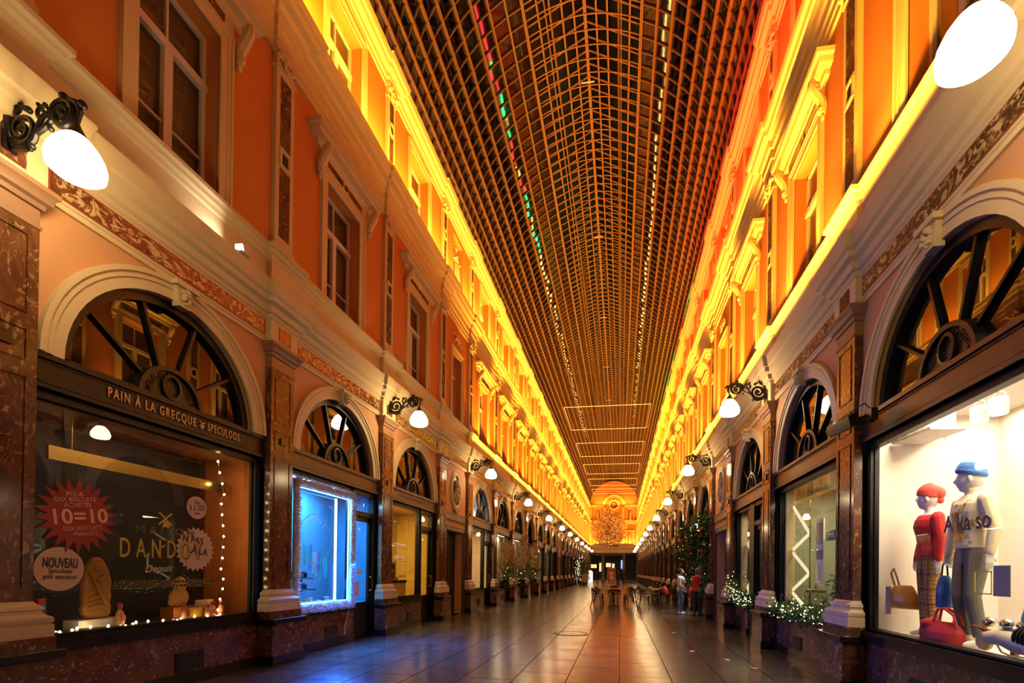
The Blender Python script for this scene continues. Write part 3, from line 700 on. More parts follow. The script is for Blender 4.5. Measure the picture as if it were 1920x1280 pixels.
    b = M(); b.sheet([(lo2, .74), (hi2, .74), (hi2, 3.1), (lo2, 3.1)], -depth); b.build('display_back', backmat or inside or BACKDARK, r)
    b = M(); b.add([(-depth, lo2, .76), (-.13, lo2, .76), (-.13, hi2, .76), (-depth, hi2, .76)], [(0, 1, 2, 3)]); b.build('display_floor', floor_mat or inside or BACKDARK, r)
    b = M()
    for y in (lo2, hi2): b.add([(-depth, y, 0), (-.15, y, 0), (-.15, y, 3.08), (-depth, y, 3.08)], [(0, 1, 2, 3)])
    b.add([(-depth, lo2, 3.08), (-.13, lo2, 3.08), (-.13, hi2, 3.08), (-depth, hi2, 3.08)], [(0, 1, 2, 3)]); b.build('display_lining', side or inside or BACKDARK, r)
    if light:
        X = base(s, 0, -depth*.5)[0]
        area('shop_light', (X, yc+YO[s]+ty*(lo+hi)/2, 3.05), (.3, (hi-lo)*.8), light[0], light[1], (0, 0, -1), PI)
    return r, yc+YO[s], ty
BRASS = plain('brass', (.62, .40, .12), .25, metal=1, var=.1)

DOORN = [0]
def medal_front(s, i, label, dlabel):
    ty = 1 if s == 'L' else -1
    yc = (PY[i]+PY[i+1])/2
    DOORN[0] += 1; r = struct(bpy.data.objects.new('door_%d' % DOORN[0], None)); COL.objects.link(r); r.location = base(s, yc); r.rotation_euler = (0, 0, rz(s))
    m = M(); m.box(.002, .05, -1.04, 1.04, 3.05, 3.28); m.box(.002, .07, -1.04, 1.04, 3.24, 3.28); m.box(.05, .056, -.03, .03, 3.12, 3.2); m.build('lintel', TRANSOM, r)
    m = M(); casing(m, .78, 0, 2.72, .14, .05); m.build('door_surround', TRANSOM, r)
    d = M(); d.box(-.32, -.26, -.78, .78, .02, 2.72)
    for a, b in ((-.70, -.06), (.06, .70)):
        for z0, z1 in ((.2, .9), (1.0, 2.5)): panel_frame(d, (a+b)/2, z0, z1, (b-a)/2, -.262, .03, .02)
    dd = d.build('door', DARKWOOD, r)
    M().box(-.255, -.24, -.03, .03, 1.02, 1.25).build('handle', BRASS, dd)
    M().box(.10 if False else .002, .012, -.99, -.88, 1.25, 1.55).build('bell_plate', BRASS, r)
    return r
medal_front('L', 5, 'dark double door under the oval portrait medallion on the left', '')
medal_front('R', 5, 'dark doorway under the oval portrait medallion on the right', '')
for i in (13, 21):
    for s in SIDES: medal_front(s, i, 'distant dark doorway under a medallion on the %s, %s set from the camera' % (SW[s], 'second' if i == 13 else 'third'), '')
RELIEF = plain('relief_stone', (.62, .50, .36), .5, var=.15, scale=8)
def medallion():
    r = thing('portrait_medallion', '', 'medallion')
    m = M()
    for a, b, p0, p1 in ((.36, .42, 0, .06), (.42, .47, 0, .035)):
        m.lathe([(a, p0), (a, p1), (b, p1), (b, p0)], 36, (0, 0, 4.02), 'x', sy=1.32)
    m.build('oval_frame', TRIM, r)
    M().lathe([(.001, .012), (.37, .012), (.37, .003), (.001, .003)], 32, (0, 0, 4.02), 'x', sy=1.32).build('backing', TRANSOM, r)
    m = M(); c = 4.02
    m.ball((.06, .02, c+.20), (.09, .11, .145), 14, 10); m.ball((.09, -.09, c+.19), (.04, .035, .03), 8, 6)           # head with profile nose
    m.ball((.06, .08, c+.25), (.08, .11, .11), 10, 8); m.ball((.06, .14, c+.12), (.06, .06, .10), 8, 6)              # hair and bun
    m.tube([(.05, .03, c+.10), (.05, .03, c-.03)], [.07, .085], 10)
    m.lathe([(.02, .02), (.16, -.06), (.24, -.16), (.22, -.28), (.12, -.36), (.02, -.38)], 18, (.03, .02, c), 'z', sx=.42)
    for k in range(7): m.tube([(.10, -.16+.05*k, c-.08), (.13, -.10+.035*k, c-.2), (.09, -.06+.03*k, c-.34)], .02, 5)
    m.build('portrait_relief', RELIEF, r)
    m = M()
    for k in range(9): m.ball((.045, -.16+.04*k, c-.60-.03*math.sin(k*.8)), (.04, .045, .055), 7, 5)
    m.ball((.05, 0, c-.68), (.05, .09, .09), 8, 6); m.build('garland_ornament', RELIEF, r)
    return r
md = medallion(); first = True
for i in sorted(MEDAL):
    for s in SIDES:
        lab = 'oval relief medallion of a draped bust, %s along the %s wall' % ({5: 'nearest', 13: 'second', 21: 'farthest'}[i], SW[s])
        y = (PY[i]+PY[i+1])/2
        if first: md['label'] = lab; md['group'] = 'portrait medallions'; md.location = base(s, y); md.rotation_euler = (0, 0, rz(s)); first = False
        else: dup(md, base(s, y), rz(s), lab)

# ---- materials for shop insides
WOODPANEL = plain('orange_wood_panel', (.50, .13, .022), .4, var=.25, scale=5)
SHOPWHITE = plain('white_display', (.82, .78, .70), .7, var=.03)
YELLOWIN = plain('yellow_shop_wall', (.60, .40, .08), .6, var=.15, scale=2)
BLUEIN = plain('blue_grey_shop', (.09, .24, .40), .6, var=.2, scale=3)
CREAMIN = plain('cream_shop_wall', (.66, .50, .28), .7, var=.1)
GREENIN = plain('green_grey_shop', (.30, .32, .22), .6, var=.2)
def brickmat():
    m, nt, b = nodes('brick_shop_wall'); L = nt.links.new
    g = N(nt, 'ShaderNodeTexCoord'); mp = N(nt, 'ShaderNodeMapping'); mp.inputs['Rotation'].default_value = (PI/2, 0, PI/2); L(g.outputs['Object'], mp.inputs['Vector'])
    br = N(nt, 'ShaderNodeTexBrick', i_Scale=1.0, i_Mortar_Size=.008, i_Brick_Width=.23, i_Row_Height=.075)
    br.inputs['Color1'].default_value = (.34, .14, .06, 1); br.inputs['Color2'].default_value = (.42, .20, .09, 1); br.inputs['Mortar'].default_value = (.45, .36, .26, 1)
    sp = N(nt, 'ShaderNodeSeparateXYZ'); L(g.outputs['Object'], sp.inputs[0]); cb = N(nt, 'ShaderNodeCombineXYZ'); L(sp.outputs[1], cb.inputs[0]); L(sp.outputs[2], cb.inputs[1]); L(cb.outputs[0], br.inputs['Vector'])
    L(br.outputs['Color'], b.inputs['Base Color']); b.inputs['Roughness'].default_value = .8
    return m
BRICKIN = brickmat()
WARMW = (1, .80, .52)

# ---- left side
dandoy, yD, _ = shop_front('L', 2, 'wide biscuit shop window with gold painted lettering and dark transom sign, nearest on the left', side=WOODPANEL, depth=1.0, transom=DARKWOOD, post=.10)
yos, yY, _ = shop_front('L', 3, 'shop front with blue-lit window and narrow glazed door, second on the left', win=(-1.43, .56), door=(.60, 1.34), inside=BLUEIN, depth=.95)
waf, yW, _ = shop_front('L', 4, 'yellow-lit waffle shop front with narrow pale door, third on the left', win=(-1.42, .46), door=(.52, 1.22), inside=YELLOWIN, depth=1.2, light=(60, (1, .70, .24)), transom=TRANSOM)
shop_front('L', 6, 'lit brick-walled shop front with white-lit fan window just past the left doorway', win=(-1.46, .50), door=(.56, 1.3), inside=CREAMIN, backmat=BRICKIN, depth=1.3, light=(75, (1, .78, .5)), fanlit=plain('lit_fan_back', (.72, .66, .60), .8))
area('fanlight_lamp', (XL-.21, 17.925, 3.50), (.08, 2.0), 14, (.85, .88, 1), (0, 0, 1), PI)
shop_front('L', 7, 'shop front with cream blind, nearer of the two flanked by dried grasses', win=(-1.46, .7), door=(.75, 1.38), inside=CREAMIN, depth=.35, light=(80, (1, .80, .46)))
shop_front('L', 8, 'shop front with cream blind, farther of the two flanked by dried grasses', win=(-1.46, .7), door=(.75, 1.38), inside=CREAMIN, depth=.35, light=(80, (1, .80, .46)))
# dark open arch
r = thing('open_archway', 'dark open archway past the dried grasses on the left', 'archway', base('L', (PY[9]+PY[10])/2))
M().sheet(arch_pts(1.2, 20), -.5).build('arch_shade_sheet', plain('archway_shade', (.20, .12, .06), .8), r)  # flat sheet painted in the shade colour of the open arch head
m = M(); m.box(-.6, -.5, -1.45, 1.45, 0, 3.42); m.build('passage_shade_panel', DARKWOOD, r)  # dark panel put in for the darkness of the open passage
m = M(); m.box(-.14, -.02, -1.45, -1.2, 0, 3.42); m.box(-.14, -.02, 1.2, 1.45, 0, 3.42); m.build('jamb', TRANSOM, r)
GEN = {}
LITG = (.85, 1.0, .7)
for i in range(1, NB):
    for s in SIDES:
        if i in MEDAL or (s == 'L' and i in (2, 3, 4, 6, 7, 8, 9)) or (s == 'R' and i in (2, 3, 4, 6, 7)): continue
        if i == 1:
            shop_front(s, i, 'dark shop front beside the photographer on the %s' % SW[s]); continue
        n_ = i-1 - sum(1 for k in MEDAL if k < i)
        lab = 'dark shop front with arched fan window, %s shop on the %s side' % (ORD[n_-1], SW[s])
        kind = 'lit' if (s, i) in (('L', 10), ('L', 11), ('L', 15), ('R', 9)) else 'dark'
        if kind == 'lit': lab = lab.replace('dark', 'dimly lit')
        if kind not in GEN:
            GEN[kind] = shop_front(s, i, lab, win=(-1.46, .55), door=(.62, 1.34), inside=GREENIN if kind == 'lit' else None, depth=.9, group='distant shop fronts')[0]
        else: dup(GEN[kind], base(s, (PY[i]+PY[i+1])/2), rz(s), lab)
        if kind == 'lit': area('shop_light', (base(s, 0, -.5)[0], (PY[i]+PY[i+1])/2, 3.0), (.3, 1.5), 22, (1, .92, .62), (0, 0, -1), PI)
# ---- right side
aka, yA, _ = shop_front('R', 2, 'brightly lit white clothes shop window with two mannequins, nearest on the right', inside=SHOPWHITE, depth=1.5, post=.07, glassm=glass('clear_shop_glass', (.97, .97, .96), 0, 1.5, gain=.45))
r2, yZ, _ = shop_front('R', 3, 'shop front with zigzag light strips and garlanded sill, second on the right', win=(-1.44, 1.43), inside=GREENIN, depth=1.6)
r3, yQ, _ = shop_front('R', 4, 'narrow shop window with a zigzag strip beside a dark door, third on the right', win=(.10, 1.43), door=(-1.2, -.3), inside=BACKDARK, depth=1.3)
chA, yCA, _ = shop_front('R', 6, 'dark shop front hung with a leafy garland and red bows, behind the person in red', depth=.9)
chB, yCB, _ = shop_front('R', 7, 'dark shop front hung with garland, farther one behind the person with the red bag', depth=.9)
# ---------------------------------------------------------------- people and mannequins: closed shells fused by a voxel remesh
def fuse(o, voxel=.01, smooth=4):
    r = o.modifiers.new('remesh', 'REMESH'); r.mode = 'VOXEL'; r.voxel_size = voxel; r.use_smooth_shade = True
    if smooth: s = o.modifiers.new('smooth', 'SMOOTH'); s.iterations = smooth; s.factor = .5
    return o
def limb(m, pts, radii, n=10, flat=None):
    m.tube(pts, radii, n, True, flat)
    for p, r in ((pts[0], radii[0]), (pts[-1], radii[-1])): m.ball(p, r*.98, n, 6)
def loft(m, secs, n=16):                    # secs: (z, half depth, half width, x offset, y offset)
    m.rings([[(xo+rx*math.cos(2*PI*j/n), yo+ry*math.sin(2*PI*j/n), z) for j in range(n)] for z, rx, ry, xo, yo in secs])
def head(m, c, yaw, pitch=0, s=1.0, hair=None):
    """a head with brow, nose, lips, chin and ears, looking along +x before turning by yaw"""
    Rm = Matrix.Rotation(yaw, 3, 'Z') @ Matrix.Rotation(pitch, 3, 'Y'); c = Vector(c)
    nu, nv = 28, 22; rs = []
    for i in range(nv+1):
        th = PI*i/nv; ring = []
        for j in range(nu):
            ph = 2*PI*j/nu
            x, y, z = math.sin(th)*math.cos(ph), math.sin(th)*math.sin(ph), -math.cos(th)
            X, Y, Z = .098*x, .076*y, .122*z
            if z < 0: Y *= 1-.32*(-z)**1.4; X *= 1-.10*(-z); X += .018*(-z)*(1 if x > 0 else .2)
            if x > 0:
                X -= .010*math.exp(-((z-.12)/.13)**2)*math.exp(-((abs(y)-.42)/.2)**2)          # eye sockets
                X += .030*math.exp(-((z+.16)/.13)**2)*math.exp(-(y/.14)**2) + .012*math.exp(-((z-.02)/.2)**2)*math.exp(-(y/.12)**2)   # nose
                X += .008*math.exp(-((z+.44)/.06)**2)*math.exp(-(y/.3)**2) + .009*math.exp(-((z+.56)/.05)**2)*math.exp(-(y/.26)**2)   # lips
                X += .012*math.exp(-((z+.82)/.12)**2)*math.exp(-(y/.4)**2)                     # chin
            ring.append(c+(Rm @ Vector((X, Y, Z)))*s)
        rs.append(ring)
    m.rings(rs)
    for sy in (-1, 1):
        p = c+(Rm @ Vector((-.01, sy*.078, -.005)))*s; m.ball(p, (.018*s, .018*s, .032*s), 8, 6)
def hand(m, wrist, d, palm_n, s=1.0, curl=.5, thumb_side=1):
    """palm, four unequal bent fingers and a thumb; d = pointing direction, palm_n = way the palm faces"""
    w0 = Vector(wrist); d = Vector(d).normalized(); nrm = Vector(palm_n); nrm = (nrm-d*nrm.dot(d)).normalized(); sd = d.cross(nrm)*thumb_side
    k = .085*s
    m.obox(w0+d*k*.5, d*k*.52, sd*.036*s, nrm*.013*s); m.ball(w0+d*.01, .026*s, 8, 6)
    for q, ln in enumerate((.078, .086, .080, .062)):
        b = w0+d*k*.95+sd*(.028-.0187*q)*s; pts = [b-d*.02*s]; dirv = d.copy()
        for seg in range(4):
            pts.append(pts[-1]+dirv*ln*s*(.42, .34, .28, .2)[seg]); dirv = (dirv*math.cos(curl*.7)+nrm*math.sin(curl*.7)).normalized()
        m.tube(pts, [.0095*s, .0095*s, .009*s, .008*s, .006*s], 7); m.ball(pts[-1], .006*s, 6, 4)
    b = w0+d*k*.25+sd*.030*s
    t1 = b+(sd*.7+d*.7+nrm*.25).normalized()*.036*s; t2 = t1+(sd*.25+d*.85+nrm*.4).normalized()*.028*s
    m.tube([b, t1, t2], [.013*s, .011*s, .008*s], 7); m.ball(t2, .008*s, 6, 4)

def figure(r, H, male, mats, arms, legs, headyaw, headpitch=0, garments=None, voxel=.009, headc=None, lean=0, hs=1.0):
    """body of height H standing at the root, facing +x; arms/legs: joint lists for left (+y) and right (-y)"""
    k = H/1.75; V = lambda *p: Vector(p)*k
    sh = .19 if male else .165; hp = .16 if male else .175
    def torso(m, e=0.0, z0=.90, z1=1.50):
        secs = [(.88, .10, hp*.92, 0, 0), (.95, .115, hp, -.01, 0), (1.03, .10, hp*.92, 0, 0), (1.10, .092, .14 if male else .122, .0, 0), (1.20, .105, .155 if male else .138, .005, 0), (1.30, .120 if male else .125, .172 if male else .15, .012, 0), (1.38, .112, sh-.005, .005, 0), (1.435, .085, sh-.02, -.01, 0), (1.475, .06, .10, -.015, 0), (1.50, .052, .06, -.012, 0)]
        loft(m, [(z*k, (rx+e)*k, (ry+e)*k, (xo+lean*(z-.9))*k, yo) for z, rx, ry, xo, yo in secs if z0 <= z <= z1+.001])
    m = M(); torso(m)
    hc = V(.015+lean*.75, 0, 1.635) if headc is None else headc
    m.tube([V(-.012+lean*.6, 0, 1.44), V(-.005+lean*.65, 0, 1.52), hc-V(.01, 0, .06)], [.062*k, .054*k, .052*k], 12)
    head(m, hc, headyaw, headpitch, k*hs)
    for sy, (s_, el, wr, hd, pn, cu) in ((1, arms[0]), (-1, arms[1])):
        limb(m, [V(*s_), V(*((Vector(s_)+Vector(el))/2)), V(*el)], [.050*k, .044*k, .036*k]); limb(m, [V(*el), V(*((Vector(el)*.6+Vector(wr)*.4))), V(*wr)], [.037*k, .036*k, .024*k])
        hand(m, V(*wr), hd, pn, k*1.02, cu, sy if male is not None else sy)
    for sy, (hip, kn, an, toe) in ((1, legs[0]), (-1, legs[1])):
        hip, kn, an, toe = map(Vector, (hip, kn, an, toe))
        limb(m, [hip*k, (hip*.5+kn*.5)*k, kn*k], [.088*k, .072*k, .054*k], 12); limb(m, [kn*k, (kn*.65+an*.35)*k, an*k], [.053*k, .054*k, .036*k], 12)
        f = (toe-an); f.z = 0; f.normalize(); foot = an*k
        limb(m, [foot-f*.04*k-V(0, 0, .035), foot+f*.07*k-V(0, 0, .045), foot+f*.15*k-V(0, 0, .058)], [.040*k, .040*k, .024*k], 10)
    b = fuse(m.build('body', mats['skin'], r), voxel)
    for g, mat in (garments or []):
        m = M()
        if g in ('sweater', 'jacket', 'hoodie'):
            e = .022 if g == 'sweater' else .035
            torso(m, e, .88 if g != 'sweater' else .95, 1.475 if male else 1.436)
            if g == 'hoodie': m.tube([V(-.02, -.09, 1.49), V(-.10, -.06, 1.50), V(-.125, 0, 1.51), V(-.10, .06, 1.50), V(-.02, .09, 1.49)], .045*k, 10)
            for s_, el, wr, hd, pn, cu in arms:
                w2 = Vector(wr)*.93+Vector(el)*.07
                limb(m, [V(*s_), V(*((Vector(s_)+Vector(el))/2)), V(*el)], [(.062+e*.3)*k, (.056+e*.3)*k, (.048+e*.3)*k]); limb(m, [V(*el), V(*((Vector(el)+w2)/2)), w2*k], [(.048+e*.3)*k, (.044+e*.3)*k, (.034+e*.3)*k])
        elif g == 'trousers':
            loft(m, [(z*k, rx*k, ry*k, xo*k, 0) for z, rx, ry, xo in ((.80, .105, hp*.93, 0), (.88, .12, hp+.012, -.008), (.97, .122, hp+.012, -.008), (1.05, .108, hp*.98, 0))])
            for hip, kn, an, toe in legs:
                hip, kn, an = map(Vector, (hip, kn, an)); a2 = an+(kn-an)*.04
                w1, w2 = (.072, .068) if not male else (.070, .062)
                limb(m, [hip*k, (hip*.5+kn*.5)*k, kn*k], [.100*k, .088*k, w1*k], 12); m.tube([kn*k, (kn*.5+a2*.5)*k, a2*k], [w1*k, w2*k, w2*.97*k], 12)
        elif g == 'turtleneck': m.tube([V(-.012+lean*.6, 0, 1.44), V(-.006+lean*.65, 0, 1.50), V(0+lean*.7, 0, 1.545)], [.085*k, .066*k, .064*k], 14)
        elif g == 'shoes':
            for hip, kn, an, toe in legs:
                an, toe = Vector(an), Vector(toe); f = (toe-an); f.z = 0; f.normalize(); foot = an*k
                limb(m, [foot-f*.05*k-V(0, 0, .03), foot+f*.07*k-V(0, 0, .043), foot+f*.16*k-V(0, 0, .055)], [.050*k, .048*k, .033*k], 10)
        elif g in ('beanie', 'slouchy_hat', 'hair', 'bun_hair'):
            Rm = Matrix.Rotation(headyaw, 3, 'Z'); P = lambda *q: hc+Rm @ (Vector(q)*k*hs)
            if g == 'beanie':
                rs = []
                for z, a in ((.030, .107), (.055, .112), (.062, .110), (.068, .106), (.100, .099), (.132, .080), (.152, .048), (.158, .01)):
                    rs.append([P(a*math.cos(2*PI*j/28)*1.0-.004-.10*(z < .05)*0, a*.86*math.sin(2*PI*j/28), z-.028*math.cos(2*PI*j/28)*-1*(1 if z < .07 else .5)) for j in range(28)])
                m.rings(rs)
            elif g == 'slouchy_hat':
                rs = []
                for z, a, xo in ((.018, .104, 0), (.042, .107, 0), (.078, .109, -.010), (.112, .098, -.022), (.138, .070, -.034), (.150, .035, -.04), (.153, .008, -.04)):
                    rs.append([P(a*math.cos(2*PI*j/28)+xo, a*.9*math.sin(2*PI*j/28), z+.02*math.cos(2*PI*j/28)) for j in range(28)])
                m.rings(rs); m.ball(P(-.10, 0, .045), (.055*k, .06*k, .07*k), 12, 8); m.ball(P(-.105, 0, -.03), (.035*k, .04*k, .04*k), 10, 8)
            else:
                m.ball(P(-.022, 0, .03), (.092*k, .086*k, .108*k), 14, 10); m.ball(P(-.06, 0, -.045), (.055*k, .07*k, .06*k), 12, 8)
                if g == 'bun_hair': m.ball(P(-.075, 0, -.10), (.05*k, .065*k, .10*k), 12, 8)
        else: continue
        fuse(m.build(g, mat, r), voxel*(.9 if g not in ('beanie',) else .6), 2 if g != 'sweater' else 3)
    return b, hc, k

MANSKIN = plain('mannequin_white', (.80, .78, .73), .35, var=.02)
REDKNIT = plain('red_knit', (.62, .022, .020), .75, var=.1, scale=40, bump=.2)
def printmat():
    m, nt, b = nodes('gold_printed_knit'); L = nt.links.new
    g = N(nt, 'ShaderNodeTexCoord'); sp = N(nt, 'ShaderNodeSeparateXYZ'); L(g.outputs['Object'], sp.inputs[0])
    def mth(op, a, c, clamp=False):
        n = N(nt, 'ShaderNodeMath', operation=op, use_clamp=clamp)
        for k, v in enumerate((a, c)):
            if v is None: continue
            if isinstance(v, (int, float)): n.inputs[k].default_value = v
            else: L(v, n.inputs[k])
        return n.outputs[0]
    no = N(nt, 'ShaderNodeTexNoise', i_Scale=9.0, i_Detail=5.0, i_Distortion=1.5); L(g.outputs['Object'], no.inputs['Vector'])
    dy = mth('DIVIDE', mth('ABSOLUTE', mth('ADD', sp.outputs[1], .01), None), .135); dz = mth('DIVIDE', mth('ABSOLUTE', mth('SUBTRACT', sp.outputs[2], 1.19), None), .20)
    d = mth('ADD', mth('MAXIMUM', dy, dz), mth('MULTIPLY', mth('SUBTRACT', no.outputs['Fac'], .5), 1.9))
    wv = N(nt, 'ShaderNodeTexNoise', i_Scale=16.0, i_Detail=3.0, i_Distortion=3.0); L(g.outputs['Object'], wv.inputs['Vector'])
    mask = mth('MULTIPLY', mth('LESS_THAN', d, .95), mth('MULTIPLY', mth('GREATER_THAN', sp.outputs[0], .03), mth('GREATER_THAN', wv.outputs['Fac'], .40)))
    sh = N(nt, 'ShaderNodeValToRGB'); sh.color_ramp.elements[0].position = .42; sh.color_ramp.elements[0].color = (.30, .13, .01, 1); sh.color_ramp.elements[1].position = .62; sh.color_ramp.elements[1].color = (.80, .52, .10, 1); L(wv.outputs['Fac'], sh.inputs[0])
    mx = N(nt, 'ShaderNodeMix', data_type='RGBA'); L(mask, mx.inputs[0]); mx.inputs[6].default_value = (.80, .70, .48, 1); L(sh.outputs[0], mx.inputs[7]); L(mx.outputs[2], b.inputs['Base Color'])
    L(mth('MULTIPLY', mask, .5), b.inputs['Metallic']); L(mth('SUBTRACT', .8, mth('MULTIPLY', mask, .45)), b.inputs['Roughness'])
    return m
PRINTKNIT = printmat()
CREAMKNIT = plain('cream_knit', (.80, .70, .48), .8, var=.05, scale=40, bump=.2)
GREYTWEED = plain('grey_tweed', (.13, .125, .11), .85, var=.45, scale=90, bump=.2)
BLUEKNIT = plain('blue_knit', (.035, .15, .48), .8, var=.2, scale=60, bump=.4)
CORALKNIT = plain('coral_knit', (.68, .075, .055), .8, var=.15, scale=60, bump=.3)
def checkmat():
    m, nt, b = nodes('brown_check_cloth'); L = nt.links.new
    g = N(nt, 'ShaderNodeTexCoord'); sp = N(nt, 'ShaderNodeSeparateXYZ'); L(g.outputs['Object'], sp.inputs[0])
    vals = []
    for ax, sc in ((1, 150), (2, 150), (1, 38), (2, 38)):
        mu = N(nt, 'ShaderNodeMath', operation='MULTIPLY'); L(sp.outputs[ax], mu.inputs[0]); mu.inputs[1].default_value = sc
        si = N(nt, 'ShaderNodeMath', operation='SINE'); L(mu.outputs[0], si.inputs[0])
        gt = N(nt, 'ShaderNodeMath', operation='GREATER_THAN'); L(si.outputs[0], gt.inputs[0]); gt.inputs[1].default_value = .35 if sc > 100 else .975; vals.append(gt.outputs[0])
    def mixc(f, a, bcol):
        mx = N(nt, 'ShaderNodeMix', data_type='RGBA'); L(f, mx.inputs[0])
        if isinstance(a, tuple): mx.inputs[6].default_value = c4(a)
        else: L(a, mx.inputs[6])
        mx.inputs[7].default_value = c4(bcol); return mx.outputs[2]
    c = mixc(vals[0], (.50, .27, .085), (.22, .10, .03)); c = mixc(vals[1], c, (.30, .15, .045)); c = mixc(vals[2], c, (.10, .04, .02)); c = mixc(vals[3], c, (.10, .04, .02))
    L(c, b.inputs['Base Color']); b.inputs['Roughness'].default_value = .85
    return m
CHECK = checkmat()
# woman mannequin: red sweater, brown checked trousers, coral hat
wm = thing('mannequin', 'white female mannequin in red jumper, brown checked trousers and coral hat', 'mannequin', (3.43, 6.0, .765), math.radians(174), 'clothes mannequins')
A_L = ((0, .175, 1.40), (.0, .235, 1.14), (.03, .25, .90), (.05, .02, -1), (0, -1, 0), .5)
A_R = ((0, -.175, 1.40), (-.03, -.245, 1.14), (.02, -.27, .90), (.05, -.02, -1), (0, 1, 0), 1.1)
LG_L = ((0, .085, .90), (.03, .10, .49), (.0, .13, .09), (.15, .16, 0)); LG_R = ((0, -.085, .90), (.0, -.10, .49), (-.02, -.10, .09), (.13, -.12, 0))
figure(wm, 1.665, False, {'skin': MANSKIN}, (A_L, A_R), (LG_L, LG_R), math.radians(-42), -.10, [('sweater', REDKNIT), ('trousers', CHECK), ('slouchy_hat', CORALKNIT)], .0085, hs=1.1)
# man mannequin: cream turtleneck with gold print, grey trousers, blue beanie
mm = thing('mannequin', 'white male mannequin in cream jumper with gold print, grey trousers and blue beanie', 'mannequin', (3.43, 5.34, .765), math.radians(176), 'clothes mannequins')
B_L = ((0, .20, 1.41), (-.03, .275, 1.14), (.02, .285, .89), (.04, .03, -1), (0, -1, 0), .5)
B_R = ((0, -.20, 1.41), (.02, -.265, 1.14), (.07, -.25, .90), (.05, -.0, -1), (0, 1, 0), 1.1)
ML_L = ((0, .09, .90), (.06, .11, .49), (.0, .14, .09), (.16, .17, 0)); ML_R = ((0, -.09, .90), (.07, -.06, .50), (.05, -.02, .09), (.21, -.05, 0))
b, hc, kk = figure(mm, 1.77, True, {'skin': MANSKIN}, (B_L, B_R), (ML_L, ML_R), math.radians(-42), 0, [('sweater', PRINTKNIT), ('turtleneck', CREAMKNIT), ('trousers', GREYTWEED), ('beanie', BLUEKNIT)], .0085, hs=1.13)
# the two people by the decorated shop
SKIN = plain('skin', (.45, .22, .13), .55, var=.05)
JEANS = plain('blue_jeans', (.09, .17, .27), .8, var=.35, scale=10)
WHITEC = plain('pale_hoodie', (.55, .48, .40), .85, var=.08)
REDC = plain('red_coat', (.45, .012, .012), .7, var=.15)
DARKC = plain('dark_trousers', (.018, .016, .018), .8, var=.2)
HAIRD = plain('dark_hair', (.010, .007, .006), .5, var=.2)
WHITESH = plain('white_trainers', (.75, .73, .70), .6, var=.05)
BROWNSH = plain('brown_shoes', (.16, .07, .04), .5, var=.1)
p1 = thing('person', 'person in pale hooded top, jeans and white trainers holding a red bag', 'person', (2.13, 17.62, 0), math.radians(-20), 'two people talking')
a1 = (((0, .18, 1.39), (-.02, .25, 1.13), (.10, .22, .93), (.4, -.2, -.6), (0, -1, 0), 1.0), ((0, -.18, 1.39), (.02, -.25, 1.12), (.17, -.17, 1.00), (.7, .2, -.3), (0, 1, 0), 1.0))
l1 = (((0, .09, .90), (.04, .10, .49), (-.02, .11, .09), (.14, .12, 0)), ((0, -.09, .90), (.05, -.09, .49), (.03, -.10, .09), (.19, -.10, 0)))
figure(p1, 1.60, True, {'skin': SKIN}, a1, l1, math.radians(12), 0, [('hoodie', WHITEC), ('trousers', JEANS), ('shoes', WHITESH), ('hair', HAIRD)], .011)
p2 = thing('person', 'person in red coat and dark trousers facing the shop, hand raised', 'person', (2.62, 17.15, 0), math.radians(48), 'two people talking')
a2 = (((0, .18, 1.39), (.04, .24, 1.14), (.22, .16, 1.10), (.8, -.2, .3), (0, -1, .3), .9), ((0, -.18, 1.39), (.10, -.24, 1.18), (.30, -.16, 1.30), (.6, .1, .7), (-.2, .8, .3), .8))
l2 = (((0, .09, .90), (.03, .10, .49), (-.03, .11, .09), (.12, .14, 0)), ((0, -.09, .90), (.03, -.10, .49), (.0, -.11, .09), (.15, -.14, 0)))
figure(p2, 1.62, True, {'skin': SKIN}, a2, l2, math.radians(-10), 0, [('jacket', REDC), ('trousers', DARKC), ('shoes', BROWNSH), ('hair', plain('auburn_hair', (.12, .025, .012), .6))], .011)
# red shoulder bag at the first person's hip
rb = thing('shoulder_bag', 'red shoulder bag held at the hip of the person in jeans', 'bag', (2.13, 17.62, 0), math.radians(-20))
m = M(); loft(m, [(.70, .05, .13, .0, 0), (.74, .07, .16, .0, 0), (.84, .075, .17, 0, 0), (.92, .06, .15, 0, 0), (.95, .03, .12, 0, 0)], 14); o = m.build('bag_body', REDC, rb, (.17, -.10, .02), (0, .25, .5))
m = M(); m.tube([(.13, .02, .93), (.02, .12, 1.17), (-.02, .13, 1.38), (.0, .0, 1.30), (.13, -.19, 1.10), (.19, -.18, .95)], .012, 6); m.build('strap', REDC, rb)
bb = thing('backpack', 'dark red bag hanging behind the person in jeans', 'bag', (2.13, 17.62, 0), math.radians(-20))
m = M(); loft(m, [(.70, .06, .09, 0, 0), (.75, .09, .13, 0, 0), (.90, .095, .14, 0, 0), (1.0, .07, .12, 0, 0), (1.03, .03, .08, 0, 0)], 14); m.build('bag_body', REDC, bb, (-.27, .05, 0), (0, -.35, 0)); m = M(); m.tube([(-.2, .09, .98), (-.13, .16, 1.2), (-.05, .14, 1.40)], .012, 6); m.build('strap', DARKC, bb)
# figures by the far end
p3 = thing('person', 'dark distant figure standing near the red poster stand, left of the pair', 'person', (-.25, 60.5, 0), math.radians(-90), 'distant people at the end of the arcade')
figure(p3, 1.72, True, {'skin': DARKC}, a1, l1, 0, 0, [('jacket', DARKC), ('trousers', DARKC), ('hair', HAIRD)], .02)
dup(p3, (.35, 62.0, 0), math.radians(70), 'dark distant figure right of the red poster stand, right of the pair')

